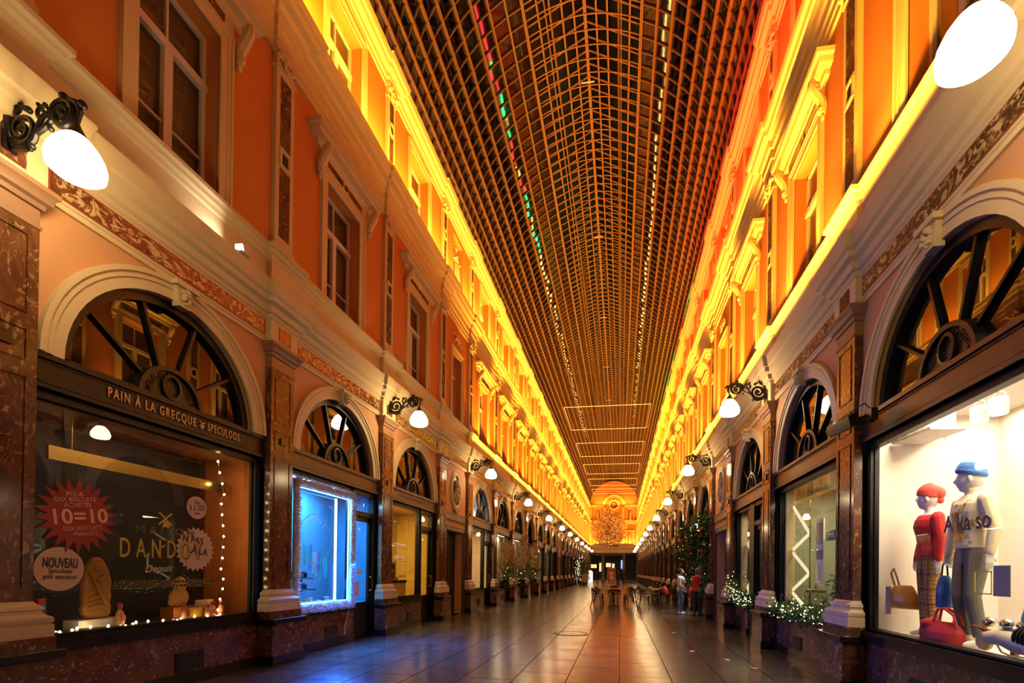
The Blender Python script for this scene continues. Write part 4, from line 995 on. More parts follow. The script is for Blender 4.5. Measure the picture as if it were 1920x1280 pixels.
# statues in the niches of the top floor
def statue():
    r = thing('statue', '', 'statue')
    m = M(); m.box(-.16, .16, -.2, .2, 0, .12)
    loft(m, [(.1, .13, .17, 0, 0), (.5, .12, .15, 0, .01), (.85, .115, .14, .01, .02), (1.0, .09, .11, .01, .01), (1.12, .11, .13, .01, 0), (1.26, .10, .16, 0, -.01), (1.34, .05, .08, 0, -.01)], 14)
    for j in range(7): m.tube([(.11*math.cos(-1.2+.4*j), .14*math.sin(-1.2+.4*j), .98), (.14*math.cos(-1.2+.4*j), .17*math.sin(-1.2+.4*j), .5), (.15*math.cos(-1.25+.42*j), .19*math.sin(-1.25+.42*j), .12)], [.018, .024, .02], 6)
    limb(m, [(0, .16, 1.28), (.04, .21, 1.06), (.14, .08, 1.00)], [.045, .038, .03], 8); limb(m, [(0, -.16, 1.28), (.03, -.22, 1.08), (.12, -.12, 1.18)], [.045, .038, .03], 8)
    m.tube([(0, 0, 1.32), (.01, -.01, 1.42)], [.05, .045], 8); head(m, Vector((.02, -.01, 1.50)), -.5, 0, .85); m.ball((-.02, -.01, 1.55), (.075, .075, .07), 10, 8)
    fuse(m.build('figure', RELIEF, r), .014, 2)
    return r
stt = statue(); first = True
for i in sorted(MEDAL):
    for s in SIDES:
        y = (PY[i]+PY[i+1])/2; lab = 'pale stone statue of a draped figure in a top-floor niche, %s on the %s' % ({5: 'nearest', 13: 'second', 21: 'farthest'}[i], SW[s])
        loc = base(s, y, -.10, 10.36)
        if first: stt['label'] = lab; stt['group'] = 'niche statues'; stt.location = loc; stt.rotation_euler = (0, 0, rz(s)); first = False
        else: dup(stt, loc, rz(s), lab)
        # niche lining
        n_ = M(); n_.rings([[(-.38*math.cos(PI*(j/10-.5)), .44*math.sin(PI*(j/10-.5)), z) for j in range(11)] for z in (10.35, 12.1)], False, False)
        n_.box(-.38, .1, -.44, .44, 10.30, 10.36)
        o = struct(n_.build('trim_%d' % (TRIM_NEXT+1+SIDES.index(s)+2*i), FIELD2)); o.location = base(s, y); o.rotation_euler = (0, 0, rz(s))
for px, z, lab in ((-2.7, 10.16, 'statue in upper left niche of the far end wall'), (2.7, 10.16, 'statue in upper right niche of the far end wall'), (2.7, 6.26, 'statue in lower right niche of the far end wall'), (-2.7, 6.26, 'statue in lower left niche of the far end wall, behind the golden branches')):
    dup(stt, (XC+px, YEND-.28, z), -PI/2, lab)
# ---------------------------------------------------------------- clothes shop window (right, nearest)
WHITEPL = plain('white_plastic', (.72, .68, .60), .4, var=.04)
GREYPL = plain('grey_plastic', (.30, .28, .25), .45, var=.05)
# taller ceiling of this display
for c in list(aka.children):
    if c.name.startswith('display_lining') or c.name.startswith('display_back'): bpy.data.objects.remove(c)
m = M(); hwA = 1.45
for y in (-hwA, hwA): m.add([(-1.5, y, .7), (-.17, y, .7), (-.17, y, 3.4), (-1.5, y, 3.4)], [(0, 1, 2, 3)])
m.add([(-1.5, -hwA, 3.4), (-.17, -hwA, 3.4), (-.17, hwA, 3.4), (-1.5, hwA, 3.4)], [(0, 1, 2, 3)]); m.build('display_lining', SHOPWHITE, aka)
M().sheet([(-hwA, .7), (hwA, .7), (hwA, 3.4), (-hwA, 3.4)], -1.5).build('display_back', SHOPWHITE, aka)
area('shop_light', (3.47, 5.1, 3.36), (.4, 2.4), 78, (1, .80, .56), (0, 0, -1), PI)
area('shop_light', (4.2, 5.1, 3.36), (.3, 2.4), 48, (1, .78, .52), (0, 0, -1), PI)
DKBROWN = plain('dark_brown_letters', (.055, .035, .022), .5)
text('window_lettering', 'A ka so', DKBROWN, aka, -.105, (yA-4.88), 1.94, .60, .155, .0, .008, .003, 'dark brown letters on the pane')
SHEET = plain('grey_notice', (.26, .25, .25), .6, var=.1)
m = M(); m.box(-.116, -.11, yA-4.566, yA-4.39, 1.29, 1.545); nb = m.build('notice_sheet', SHEET, aka, label='grey printed notice on the pane')
m = M(); YB = yA-4.787; YE = yA-4.585
for a, b_, c, d in ((YB, YE, 1.49, 1.50), (YB, YE, 1.30, 1.31), (YB, YB+.008, 1.30, 1.50), (YE-.008, YE, 1.30, 1.50)): m.box(-.116, -.11, a, b_, c, d)
m.build('yellow_outline', plain('yellow_tape', (.75, .60, .08), .5), aka, label='thin yellow rectangle on the pane')
tr = thing('track_rail', 'pale ceiling light rail in the clothes shop window', 'light rail', (3.72, 5.55, 3.37)); M().box(-.02, .02, -1.15, 1.15, -.03, 0).build('rail', GREYPL, tr)
LAMPFACE = glow('spot_face', (1, .95, .85), 12)
def can(loc, lab):
    r = thing('track_spotlight', lab, 'spotlight', loc, 0, 'track spotlights of the clothes shop')
    m = M(); m.lathe([(.001, .0), (.078, .0), (.078, -.165), (.07, -.165), (.07, -.15), (.001, -.15)], 22); m.build('can', GREYPL, r)
    M().lathe([(.001, -.152), (.069, -.152), (.069, -.158), (.001, -.158)], 22).build('lamp_face', LAMPFACE, r)
    m = M(); m.tube([(0, -.086, -.07), (0, -.088, .02), (0, -.05, .055), (0, 0, .06), (0, .05, .055), (0, .088, .02), (0, .086, -.07)], .008, 6); m.box(-.02, .02, -.03, .03, .06, .10); m.build('yoke', GREYPL, r)
    return r
s1 = can((3.72, 6.38, 3.24), 'leftmost track spotlight above the red-hatted mannequin'); dup(s1, (3.72, 5.70, 3.24), 0, 'middle track spotlight over the blue-hatted mannequin'); dup(s1, (3.72, 5.44, 3.24), 0, 'rightmost track spotlight, at the top right of the window')
ac = thing('projector_unit', 'white boxy ceiling unit with vents and loose red cables', 'projector', (3.55, 6.22, 3.4))
m = M(); m.box(-.14, .14, -.22, .22, -.30, -.10); m.box(-.10, .10, -.15, .18, -.10, -.0); m.build('housing', WHITEPL, ac, bevel=.01)
m = M(); m.box(-.152, -.142, -.16, .06, -.285, -.13); m.build('vent_grille', GREYPL, ac)
M().box(-.24, .16, -.34, .30, -.335, -.305).build('tray', WHITEPL, ac, (0, 0, 0), (0, 0, .1))
m = M(); m.tube([(-.1, .2, -.06), (-.12, .32, -.04), (-.12, .38, -.12), (-.12, .30, -.17), (-.12, .22, -.15)], .008, 6); m.tube([(-.12, .22, -.22), (-.13, .36, -.22), (-.13, .40, -.28), (-.13, .22, -.29)], .007, 6); m.build('cable', plain('red_cable', (.35, .03, .02), .5), ac)
# bags
ORL = plain('orange_leather', (.62, .27, .03), .4, var=.15, scale=10, bump=.2); BRL = plain('brown_leather', (.30, .12, .03), .45, var=.1)
ob = thing('handbag', 'soft orange leather bag hanging from the red-jumper mannequin\'s hand', 'bag', (3.34, 6.30, 1.06), math.radians(25))
m = M(); loft(m, [(0, .05, .17, 0, 0), (.03, .085, .20, 0, 0), (.10, .095, .19, 0, .01), (.18, .08, .16, 0, .02), (.25, .05, .13, 0, .02), (.28, .02, .10, 0, .02)], 16); fuse(m.build('bag_body', ORL, ob), .012, 2)
m = M(); m.box(-.10, -.085, .10, .16, -.07, .26); m.box(.06, .075, -.02, .04, 0, .2); m.build('buckle_strap', BRL, ob)
m = M(); m.tube([(0, .06, .25), (0, .10, .38), (0, .14, .48), (0, .17, .42), (0, .12, .26)], .012, 7); m.build('handle', BRL, ob)
REDL = plain('red_suede', (.50, .018, .030), .6, var=.2, scale=8, bump=.3)
rb2 = thing('handbag', 'slouchy red bag with looped handle standing at the mannequin\'s feet', 'bag', (3.26, 5.46, .765), math.radians(15))
m = M(); loft(m, [(0, .08, .18, 0, 0), (.04, .11, .215, 0, 0), (.12, .10, .205, 0, 0), (.19, .065, .17, 0, .01), (.225, .03, .14, 0, .02)], 18); m.ball((.02, .16, .19), (.09, .12, .06), 12, 8); m.ball((.0, .22, .10), (.05, .06, .10), 10, 8); m.tube([(.0, .22, .06), (.03, .27, .02), (.02, .38, .01), (.0, .47, .008)], [.045, .022, .014, .006], 8); fuse(m.build('bag_body', REDL, rb2), .012, 2)
m = M()
for x in (-.035, .035): m.tube([(x, -.16, .20), (x, -.13, .30), (x*.6, -.02, .36), (x*.6, .05, .35), (x, .09, .22)], [.012, .013, .014, .013, .012], 7)
m.build('handle', REDL, rb2)
BLUEL = plain('blue_leather', (.03, .12, .32), .35, var=.1)
bl = thing('handbag', 'slim blue bag hanging from the grey-trousered mannequin\'s right hand', 'bag', (3.38, 5.66, 1.12), math.radians(30))
m = M(); loft(m, [(0, .035, .075, 0, 0), (.02, .05, .085, 0, 0), (.20, .05, .08, 0, 0), (.30, .04, .06, 0, 0), (.34, .02, .04, 0, 0)], 14); m.build('bag_body', BLUEL, bl)
m = M(); m.tube([(0, -.03, .32), (0, -.02, .44), (0, .0, .50), (0, .02, .44), (0, .03, .32)], .009, 6); m.build('handle', plain('black_leather', (.015, .015, .02), .4), bl)
sc = thing('striped_case', 'small orange and cream striped case on the floor behind the mannequins', 'case', (3.72, 6.0, .765), math.radians(75))
m = M(); m.box(-.06, .06, -.13, .13, 0, .06); m.box(-.06, .06, -.13, .13, .12, .165); m.build('orange_shell', ORL, sc); M().box(-.062, .062, -.132, .132, .06, .12).build('cream_band', CREAMKNIT, sc); m = M(); m.tube([(0, -.05, .165), (0, -.04, .20), (0, .04, .20), (0, .05, .165)], .01, 6); m.build('handle', BRL, sc)
# toy scooter of cream metal
CREAMET = plain('cream_enamel', (.70, .64, .48), .3, var=.08, scale=6); CHROME = plain('chrome', (.75, .74, .72), .12, metal=1, var=.05); YELW = plain('yellow_wheel', (.72, .50, .12), .4, var=.1)
ms = thing('model_scooter', 'cream and chrome model scooter with yellow wheel lying at the mannequin\'s feet', 'model', (3.24, 4.70, .765), math.radians(6))
m = M(); m.tube([(.0, .12, .15), (.0, -.02, .17), (0, -.18, .13), (0, -.32, .10)], [.06, .075, .085, .05], 14); m.ball((0, -.33, .10), (.09, .10, .09), 12, 8); m.build('body', CREAMET, ms)
m = M(); m.lathe([(.001, -.018), (.075, -.02), (.082, 0), (.075, .02), (.03, .022), (.028, .03), (.001, .03)], 24, (.04, .21, .10), 'x'); m.build('front_wheel', YELW, ms)
for y in (.13, -.04, -.20):
    mm_ = M(); mm_.ball((.02, y, .285), (.05, .062, .045), 14, 10); mm_.build('headlamp', CHROME, ms)
m = M(); m.tube([(0, .28, .24), (0, .15, .22), (0, .02, .20)], .012, 6); m.tube([(0, .05, .19), (.02, -.02, .24), (.02, -.18, .24), (.02, -.30, .22)], .014, 7); m.tube([(.05, .10, .1), (.06, .06, .03), (.06, -.02, .012), (.06, -.2, .02)], .010, 6); m.lathe([(.001, -.03), (.05, -.03), (.055, 0), (.05, .03), (.001, .03)], 16, (.05, .06, .15), 'x'); m.build('chrome_fittings', CHROME, ms)
m = M()
for k in range(4): m.lathe([(.05, -.008), (.085, -.008), (.085, .008), (.05, .008)], 16, (0, -.20-.035*k, .19), 'y')
m.build('black_rings', IRON, ms)
m = M(); m.box(.06, .10, -.06, -.02, .02, .05); m.ball((.02, .19, .22), .026, 8, 6); m.build('red_clip', REDC, ms)
tq = thing('turquoise_bag', 'turquoise fuzzy bag at the right edge of the clothes window', 'bag', (3.34, 4.44, .765)); m = M(); loft(m, [(0, .07, .10, 0, 0), (.1, .10, .13, 0, 0), (.35, .10, .13, 0, 0), (.5, .06, .10, 0, 0), (.53, .02, .05, 0, 0)], 14); m.build('bag_body', plain('turquoise_plush', (.05, .36, .42), .9, var=.3, scale=30, bump=.6), tq); m = M(); m.tube([(0, -.05, .5), (0, -.04, .62), (0, .04, .62), (0, .05, .5)], .01, 6); m.build('handle', BLUEL, tq)
# black floodlight on the pilaster between the first and second right-hand shops
fl = thing('floodlight', 'black box floodlight on an arm across the nearest right pilaster', 'floodlight', (2.80, 6.42, 3.30), math.radians(0))
m = M(); m.obox((-.10, .02, 0), (.05, .0, .02), (0, .30, .02), (-.02, 0, .075)); m.build('housing', BLACKST, fl, bevel=.01)
m = M(); m.bar((-.05, -.1, .0), (.04, -.30, .02), .03); m.box(.03, .10, -.40, -.28, -.06, .08); m.tube([(-.05, -.05, .06), (-.03, -.12, .16), (.03, -.25, .18), (.06, -.35, .06)], .008, 6); m.build('bracket_arm', IRON, fl)

# ---------------------------------------------------------------- biscuit shop (left, nearest)
PALEOR = plain('pale_orange_paint', (.78, .42, .20), .5)
t = lambda Y: Y-yD
text('sign_lettering', 'PAIN À LA GRECQUE', PALEOR, dandoy, .012, t(4.75), 3.265, 1.05, .105, 0, .006, .002, sp=1.35)
text('sign_lettering', 'SPECULOOS', PALEOR, dandoy, .012, t(5.71), 3.265, .52, .105, 0, .006, .002, sp=1.35)
m = M(); c = t(5.365)
for a in (.7, -.7): m.bar((.012, c-.045*math.cos(a), 3.275-.045*math.sin(a)), (.012, c+.045*math.cos(a), 3.275+.045*math.sin(a)), .012)
m.box(.009, .015, c-.018, c+.018, 3.215, 3.26); m.build('windmill_emblem', PALEOR, dandoy)
GOLD = plain('gold_leaf', (.75, .46, .07), .28, metal=.75, var=.15, scale=10); BLACKP = plain('black_paint', (.012, .012, .012), .4)
wl = text('window_lettering', 'DANDOY', GOLD, dandoy, -.108, t(4.985), 1.655, 1.04, .215, .012, .004, .003, 'gold block letters', sp=1.7)
text('letter_shadow', 'DANDOY', BLACKP, dandoy, -.113, t(5.0), 1.645, 1.04, .215, .012, .002, .005, sp=1.7)
text('window_lettering', 'M A I S O N', plain('old_gold_paint', (.16, .10, .03), .4), dandoy, -.108, t(5.02), 1.88, .74, .085, .01, .003, 0, 'thin dark gold letters')
text('window_lettering', 'Depuis', plain('cream_paint', (.7, .6, .42), .5), dandoy, -.108, t(4.92), 1.43, .34, .085, .05, .003, 0, 'slanted cream script', .35)
m = M(); c = t(5.0)
for a in (.72, -.72): m.bar((-.108, c-.11*math.cos(a), 2.03-.11*math.sin(a)), (-.108, c+.11*math.cos(a), 2.03+.11*math.sin(a)), .018, .005, (1, 0, 0))
m.prism([(c-.04, 1.93), (c+.06, 1.93), (c+.035, 2.0), (c-.02, 2.0)], -.11, -.106); m.build('windmill_emblem', GOLD, dandoy)
LACE = plain('lace_gold', (.22, .17, .09), .5); m = M()
for row in range(2):
    for k in range(26):
        y = t(4.42)+.05*k+.025*row; z = 1.225+.05*row
        m.lathe([(.014, -.111), (.014, -.107), (.023, -.107), (.023, -.111)], 8, (0, y, z), 'x')
m.build('lace_border', LACE, dandoy)
DECALRED = plain('red_card', (.24, .008, .012), .55, var=.06); DECALPINK = plain('pale_card', (.60, .44, .33), .6, var=.04); CARDTXT = plain('pink_print', (.72, .42, .30), .6)
def star_poly(c, R, r_, n, sy=1.0, ph=0): return [(c[0]+(R if j % 2 else r_)*math.cos(PI*j/n+ph)*sy, c[1]+(R if j % 2 else r_)*math.sin(PI*j/n+ph)) for j in range(2*n)]
def decal(name, lab, cat, grp=None): return thing(name, lab, cat, (XL, yD, 0), 0, grp)
G = 'stickers on the biscuit shop window'
st = decal('starburst_sign', 'dark red spiky starburst sign reading 10=10 on the biscuit window', 'sign', G)
M().prism(star_poly((t(4.055), 1.955), .385, .265, 22), -.104, -.098).build('card', DECALRED, st)
for bd, y, z, w_, h_, ro in (('POUR', 4.015, 2.165, .15, .042, .13), ('DIX BISCUITS', 4.025, 2.115, .37, .042, .13), ('ACHETÉS', 4.045, 2.06, .25, .042, .13), ('10=10', 4.065, 1.945, .50, .145, .13), ('DIX BISCUITS', 4.10, 1.835, .36, .042, .13), ('MANGÉS', 4.12, 1.78, .22, .042, .13)):
    text('lettering', bd, CARDTXT, st, -.096, t(y), z, w_, h_, ro, .002, .004 if h_ > .1 else 0)
nv = decal('round_sign', 'large pale disc reading NOUVEAU below the red starburst', 'sign', G)
M().lathe([(.001, 0), (.215, 0), (.215, .005), (.001, .005)], 36, (-.112, t(3.905), 1.42), 'x').build('card', DECALPINK, nv)
for bd, z, w_, h_ in (('NOUVEAU', 1.475, .30, .095), ('Speculoos', 1.40, .20, .045), ('goût speculoos', 1.345, .29, .045)): text('lettering', bd, BLACKP, nv, -.104, t(3.91), z, w_, h_, -.03, .002, .003 if h_ > .05 else 0)
de = decal('round_sign', 'small pink disc reading De 3 à 233 ans at upper right of the window', 'sign', G)
M().lathe([(.001, 0), (.145, 0), (.145, .005), (.001, .005)], 32, (-.112, t(5.43), 2.22), 'x').build('card', plain('pink_card', (.58, .38, .34), .6), de)
for bd, z, w_, h_ in (('De', 2.285, .065, .045), ('3 à 233', 2.215, .22, .065), ('ans', 2.15, .075, .035)): text('lettering', bd, BLACKP, de, -.104, t(5.43), z, w_, h_, .08, .002, 0)
sp = decal('serrated_sign', 'cream saw-edged disc behind the last gold letters of the biscuit window', 'sign', G)
M().prism(star_poly((t(5.43), 1.685), .285, .245, 24), -.122, -.116).build('card', DECALPINK, sp)
text('lettering', 'N PAS', BLACKP, sp, -.1155, t(5.39), 1.80, .30, .085, -.12, .002, .003); text('lettering', 'LÀ LA', BLACKP, sp, -.1155, t(5.46), 1.66, .30, .085, -.12, .002, .003)
# things standing in the window
FLOORZ = .765
BISC = plain('speculoos_biscuit', (.58, .27, .06), .6, var=.3, scale=25, bump=.5)
bs = thing('biscuit_figure', 'giant brown spiced biscuit figure standing on a white block', 'biscuit', (-5.75, 4.50, .875)); m = M()
prof = [(.105, 0), (.14, .04), (.15, .12), (.135, .17), (.15, .24), (.14, .32), (.15, .40), (.135, .46), (.12, .52), (.085, .60), (.05, .66), (.01, .675)]
poly = [(y*1.0, z) for y, z in prof]+[(-y*1.0, z) for y, z in prof[::-1]]; m.prism(poly, -.035, .035)
o = m.build('figure', BISC, bs, bevel=.02); rl = M()
for k in range(9): rl.tube([(.036, -.11+.01*(k % 2), .08+.05*k), (.042, 0, .10+.05*k), (.036, .11, .06+.055*k)], .008, 5)
rl.tube([(.04, -.08, .5), (.046, 0, .42), (.04, .09, .5)], .012, 6); rl.tube([(.04, .08, .15), (.05, -.02, .35), (.04, -.09, .52)], .014, 6); rl.ball((.035, 0, .57), (.02, .05, .05), 10, 8); rl.build('pressed_relief', BISC, bs)
wb = tag(M().box(-.10, .10, -.24, .24, 0, .108).build('white_block', SHOPWHITE, None, (-5.75, 4.50, .764), bevel=.004), 'low white block under the giant biscuit', 'display block')
ck = thing('biscuit_figure', 'round-bellied brown biscuit figure behind the small bags', 'biscuit', (-5.80, 5.57, .93)); m = M(); m.ball((0, 0, .12), (.04, .15, .13), 16, 10); m.ball((0, .01, .29), (.04, .10, .11), 14, 10); m.ball((0, -.10, .06), (.035, .06, .06), 10, 8); fuse(m.build('figure', BISC, ck), .012, 2)
rl = M()
for k in range(30): rl.ball((.042*math.cos(k), .08*math.sin(k*2.4), .30+.07*math.cos(k*2.4)), .012, 6, 4)
rl.build('sugar_beads', GOLD, ck)
sl = thing('display_shelf', 'small shelf with cream card behind the bags of biscuits', 'shelf', (-5.82, 5.75, .764)); M().box(-.10, .10, -.33, .28, 0, .16).build('plinth', WOODPANEL, sl); M().box(.06, .07, -.02, .26, .17, .26).build('card', DECALPINK, sl, (0, 0, 0), (0, .2, 0))
YELB = plain('yellow_tin', (.72, .38, .03), .4, var=.1)
for j, (y, w_) in enumerate(((5.655, .055), (5.79, .06))):
    o = tag(M().box(-.05, .05, -w_, w_, 0, .15).build('biscuit_tin', YELB, None, (-5.62, y, .764), bevel=.006), ('yellow biscuit tin standing left between the bags', 'yellow biscuit tin standing right between the bags')[j], 'tin', 'yellow tins')
BAGC = plain('printed_bag', (.62, .30, .12), .45, var=.6, scale=30); BAGR = plain('bag_red', (.55, .03, .03), .5)
def bag(loc, h, lab, tilt=0):
    r = thing('biscuit_bag', lab, 'bag', loc, 0, 'small bags of biscuits'); r.rotation_euler = (tilt, 0, .2)
    m = M(); loft(m, [(0, .035, .05, 0, 0), (h*.3, .04, .055, 0, 0), (h*.62, .03, .04, 0, 0), (h*.74, .012, .016, 0, 0)], 12); m.build('bag', BAGC, r)
    m = M(); loft(m, [(h*.72, .014, .018, 0, 0), (h*.78, .02, .022, 0, 0), (h*.9, .024, .03, 0, 0), (h, .012, .022, 0, 0)], 10); m.build('tied_top', BAGR, r)
    M().box(.034, .043, -.03, .03, h*.25, h*.5).build('print', BAGR, r)
bag((-5.62, 4.66, .764), .27, 'red-topped biscuit bag standing beside the giant biscuit'); bag((-5.52, 5.40, .764), .24, 'biscuit bag leaning at the left of the yellow tins', .15)
bag((-5.50, 5.72, .764), .19, 'biscuit bag in front between the yellow tins'); bag((-5.62, 5.92, .764), .22, 'biscuit bag just right of the yellow tins'); bag((-5.62, 6.06, .764), .23, 'rightmost biscuit bag below the hanging lights')
bar_ = thing('brass_bar_lamp', 'long horizontal brass bar hung on two rods in the biscuit window', 'lamp', (-5.72, 5.15, 2.60)); M().box(-.02, .02, -1.15, 1.17, -.07, .07).build('bar', BRASS, bar_)
m = M(); m.tube([(0, -.93, .07), (0, -.93, .48)], .006, 6); m.build('rod', BRASS, bar_); m = M(); m.tube([(0, .94, .07), (0, .94, .48)], .006, 6); m.build('rod', BRASS, bar_)
# fairy lights
FAIRY = glow('fairy_light', (1, .76, .36), 45); WIRE = plain('dark_wire', (.02, .02, .015), .5)
def light_string(lab, pts, every, r_=.012, mat=None, sag=True):
    root = thing('fairy_light_string', lab, 'string lights', pts[0]); o0 = Vector(pts[0])
    P = [Vector(p)-o0 for p in pts]; m = M(); m.tube(P, .004, 5); m.build('wire', WIRE, root)
    L = sum((b-a).length for a, b in zip(P, P[1:])); n = max(2, int(L/every)); acc = 0; k = 0
    for a, b in zip(P, P[1:]):
        d = (b-a).length
        while k*every <= acc+d and k < 100:
            q = a+(b-a)*((k*every-acc)/d); mm2 = M(); mm2.ball((0, 0, 0), (r_, r_, r_*1.3), 7, 5)
            if k == 0: me = mm2.mesh('bulb', mat or FAIRY)
            o = bpy.data.objects.new('bulb', me); COL.objects.link(o); o.parent = root; o.location = q+Vector((.01, .012*math.sin(k*5), .01)); k += 1
        acc += d
    return root
light_string('fairy lights hanging down the right side of the biscuit window', [(-5.60, 5.94, 2.93), (-5.60, 6.06, 2.51), (-5.60, 5.99, 2.38), (-5.60, 6.07, 1.96), (-5.60, 6.04, 1.70), (-5.60, 6.02, 1.43), (-5.60, 6.10, 1.21), (-5.60, 6.03, 1.10), (-5.60, 5.95, .80)], .155)
q = random.Random(5); pts = [(-5.50+.10*math.sin(k*1.3), 3.80+.125*k, .785+.012*q.random()) for k in range(18)]
light_string('fairy lights lying along the floor of the biscuit window', pts, .15, .011)
rbx = thing('red_box', 'small red upright box on the sill beside the nearest left pilaster', 'box', (-5.27, 3.65, .781)); M().box(-.03, .03, -.028, .028, 0, .36).build('box', plain('red_carton', (.60, .02, .02), .4), rbx); M().box(.03, .032, -.02, .022, .24, .32).build('blue_label', BLUEL, rbx); text('lettering', '1', SHOPWHITE, rbx, .033, 0, .18, .02, .05)
area('shop_light', (-5.70, 5.2, 3.0), (.15, 1.8), 4.0, (1, .70, .38), (0, 0, -1), PI)
area('shop_light', (-5.55, 6.0, 2.2), (.06, 1.4), 1.3, (1, .75, .42), (-.3, .8, 0), PI)

# ---------------------------------------------------------------- blue cosmetics shop (left, second)
LEDB = glow('blue_led', (.12, .45, 1.0), 12); LEDW = glow('white_blue_led', (.45, .75, 1.0), 5)
FLUFF = plain('pale_fluff', (.85, .72, .66), .9, var=.15, scale=12)
ff = thing('fluffy_frame', 'fluffy pale border framing the blue-lit shop window', 'frame', (XL+.03, 7.95, 0))
m = M(); q = random.Random(8); y0, y1, z0, z1 = -.89, .89, .72, 2.95; wd = .125
def spike(p, d, L_, r_):
    d = Vector(d).normalized(); u = d.orthogonal().normalized(); v = d.cross(u); p = Vector(p)
    m.add([p+u*r_, p-u*.5*r_+v*.87*r_, p-u*.5*r_-v*.87*r_, p+d*L_], [(0, 1, 3), (1, 2, 3), (2, 0, 3)])
for a, b_, c, d in ((y0, y1, z0, z0+wd), (y0, y1, z1-wd, z1), (y0, y0+wd, z0, z1), (y1-wd, y1, z0, z1)): m.box(.0, .05, a+.02, b_-.02, c+.02, d-.02)
for k in range(5200):
    tt = q.random()*2*((y1-y0)+(z1-z0)); u = q.random()
    if tt < y1-y0: p = (y0+tt, z0+wd*u); n_ = (0, u-.5)
    elif tt < 2*(y1-y0): p = (y0+tt-(y1-y0), z1-wd*u); n_ = (0, .5-u)
    elif tt < 2*(y1-y0)+(z1-z0): p = (y0+wd*u, z0+tt-2*(y1-y0)); n_ = (u-.5, 0)
    else: p = (y1-wd*u, z0+tt-2*(y1-y0)-(z1-z0)); n_ = (.5-u, 0)
    spike((.03+.02*q.random(), p[0], p[1]), (.6+.4*q.random(), n_[0]*1.6+q.gauss(0, .35), n_[1]*1.6+q.gauss(0, .35)-.15), .045+.035*q.random(), .007)
m.build('fringe', FLUFF, ff)
ls = thing('led_strip', 'glowing blue LED strip running inside the fluffy frame', 'light', (XL-.03, 7.98, 0)); m = M(); a, b_, c, d = y0+wd+.01, y1-wd-.01, z0+wd+.01, z1-wd-.01
m.tube([(.035, a, c), (.035, b_, c), (.035, b_, d), (.035, a, d), (.035, a, c)], .012, 6); m.build('strip', LEDB, ls)
for nm, lab, yy in (('led_strip', 'vertical white-blue LED strip inside the blue shop window', 8.98),):
    l2 = thing(nm, lab, 'light', (-5.72, yy, .78)); M().box(-.015, .015, -.02, .02, .02, 2.1).build('strip', LEDW, l2)
l3 = thing('led_strip', 'white-blue LED strip along the top of the blue shop window', 'light', (-5.50, 8.085, 3.03)); M().box(-.03, .03, -.85, .85, -.02, .02).build('strip', LEDW, l3)
area('shop_light', (-5.75, 8.05, 3.0), (.5, 1.6), 170, (.10, .45, 1.0), (0, 0, -1), PI)
area('blue_spill', (XL+.06, 8.1, 1.5), (1.6, 1.2), 210, (.015, .15, 1.0), (1, .0, -.75), math.radians(150))
ds = thing('door_led', 'thin white light line down the edge of the glazed door', 'light', (XL-.10, 9.70, .8)); M().box(-.006, .006, -.006, .006, 0, 1.70).build('strip', glow('white_line', (.85, .9, 1), 3), ds)
for nm, lab, yy, zz, w_, h_ in (('notice', 'pinkish paper notice taped low on the glazed door', 9.26, 1.05, .17, .27), ('opening_hours_sign', 'small white opening-hours sign on the glazed door', 9.34, 1.40, .22, .10)):
    tag(M().box(0, .004, -w_/2, w_/2, -h_/2, h_/2).build(nm, plain(nm+'_paper', (.62, .52, .46) if h_ > .2 else (.7, .72, .75), .7), None, (XL-.105, yy, zz)), lab, 'notice', 'papers on the glazed door')
PALEBLUE = plain('pale_blue_print', (.35, .62, .80), .5); m = M()
c0 = 7.885-yY; m.rings([[(-.110, c0+r_*math.cos(2*PI*j/48)*1.04, 1.985+r_*math.sin(2*PI*j/48)) for j in range(48)] for r_ in (.435, .45)], True, False); m.build('logo_ring', PALEBLUE, yos)
for k, ch in enumerate('YOSMEL'):
    a_ = 2.35-.31*k; text('letter', ch, PALEBLUE, yos, -.108, c0+.34*math.cos(a_), 1.985+.34*math.sin(a_), None, .06, a_-PI/2, .003)
CYAN = [plain('cyan_strip', (.04, .55, .62), .5), plain('pale_strip', (.5, .8, .85), .5), plain('violet_strip', (.16, .10, .5), .5)]
for k in range(12):
    y = 7.86+.078*k; zt = 1.99-.038*k+.05*(k % 3); L_ = .34+.12*((k*7) % 5)/4
    o = tag(M().box(-.004, .004, -.032, .032, -L_, 0).build('paper_strip', CYAN[2 if k in (5, 8) else (1 if k in (6, 7) else 0)], None, (-5.74-.02*(k % 2), y, zt), (.10*math.sin(k*2), 0, .3*math.sin(k))), '%s hanging paper strip in the blue window, %s from the left' % (('violet' if k in (5, 8) else 'pale' if k in (6, 7) else 'turquoise'), ORD[k]), 'paper strip', 'hanging strips in the blue window')
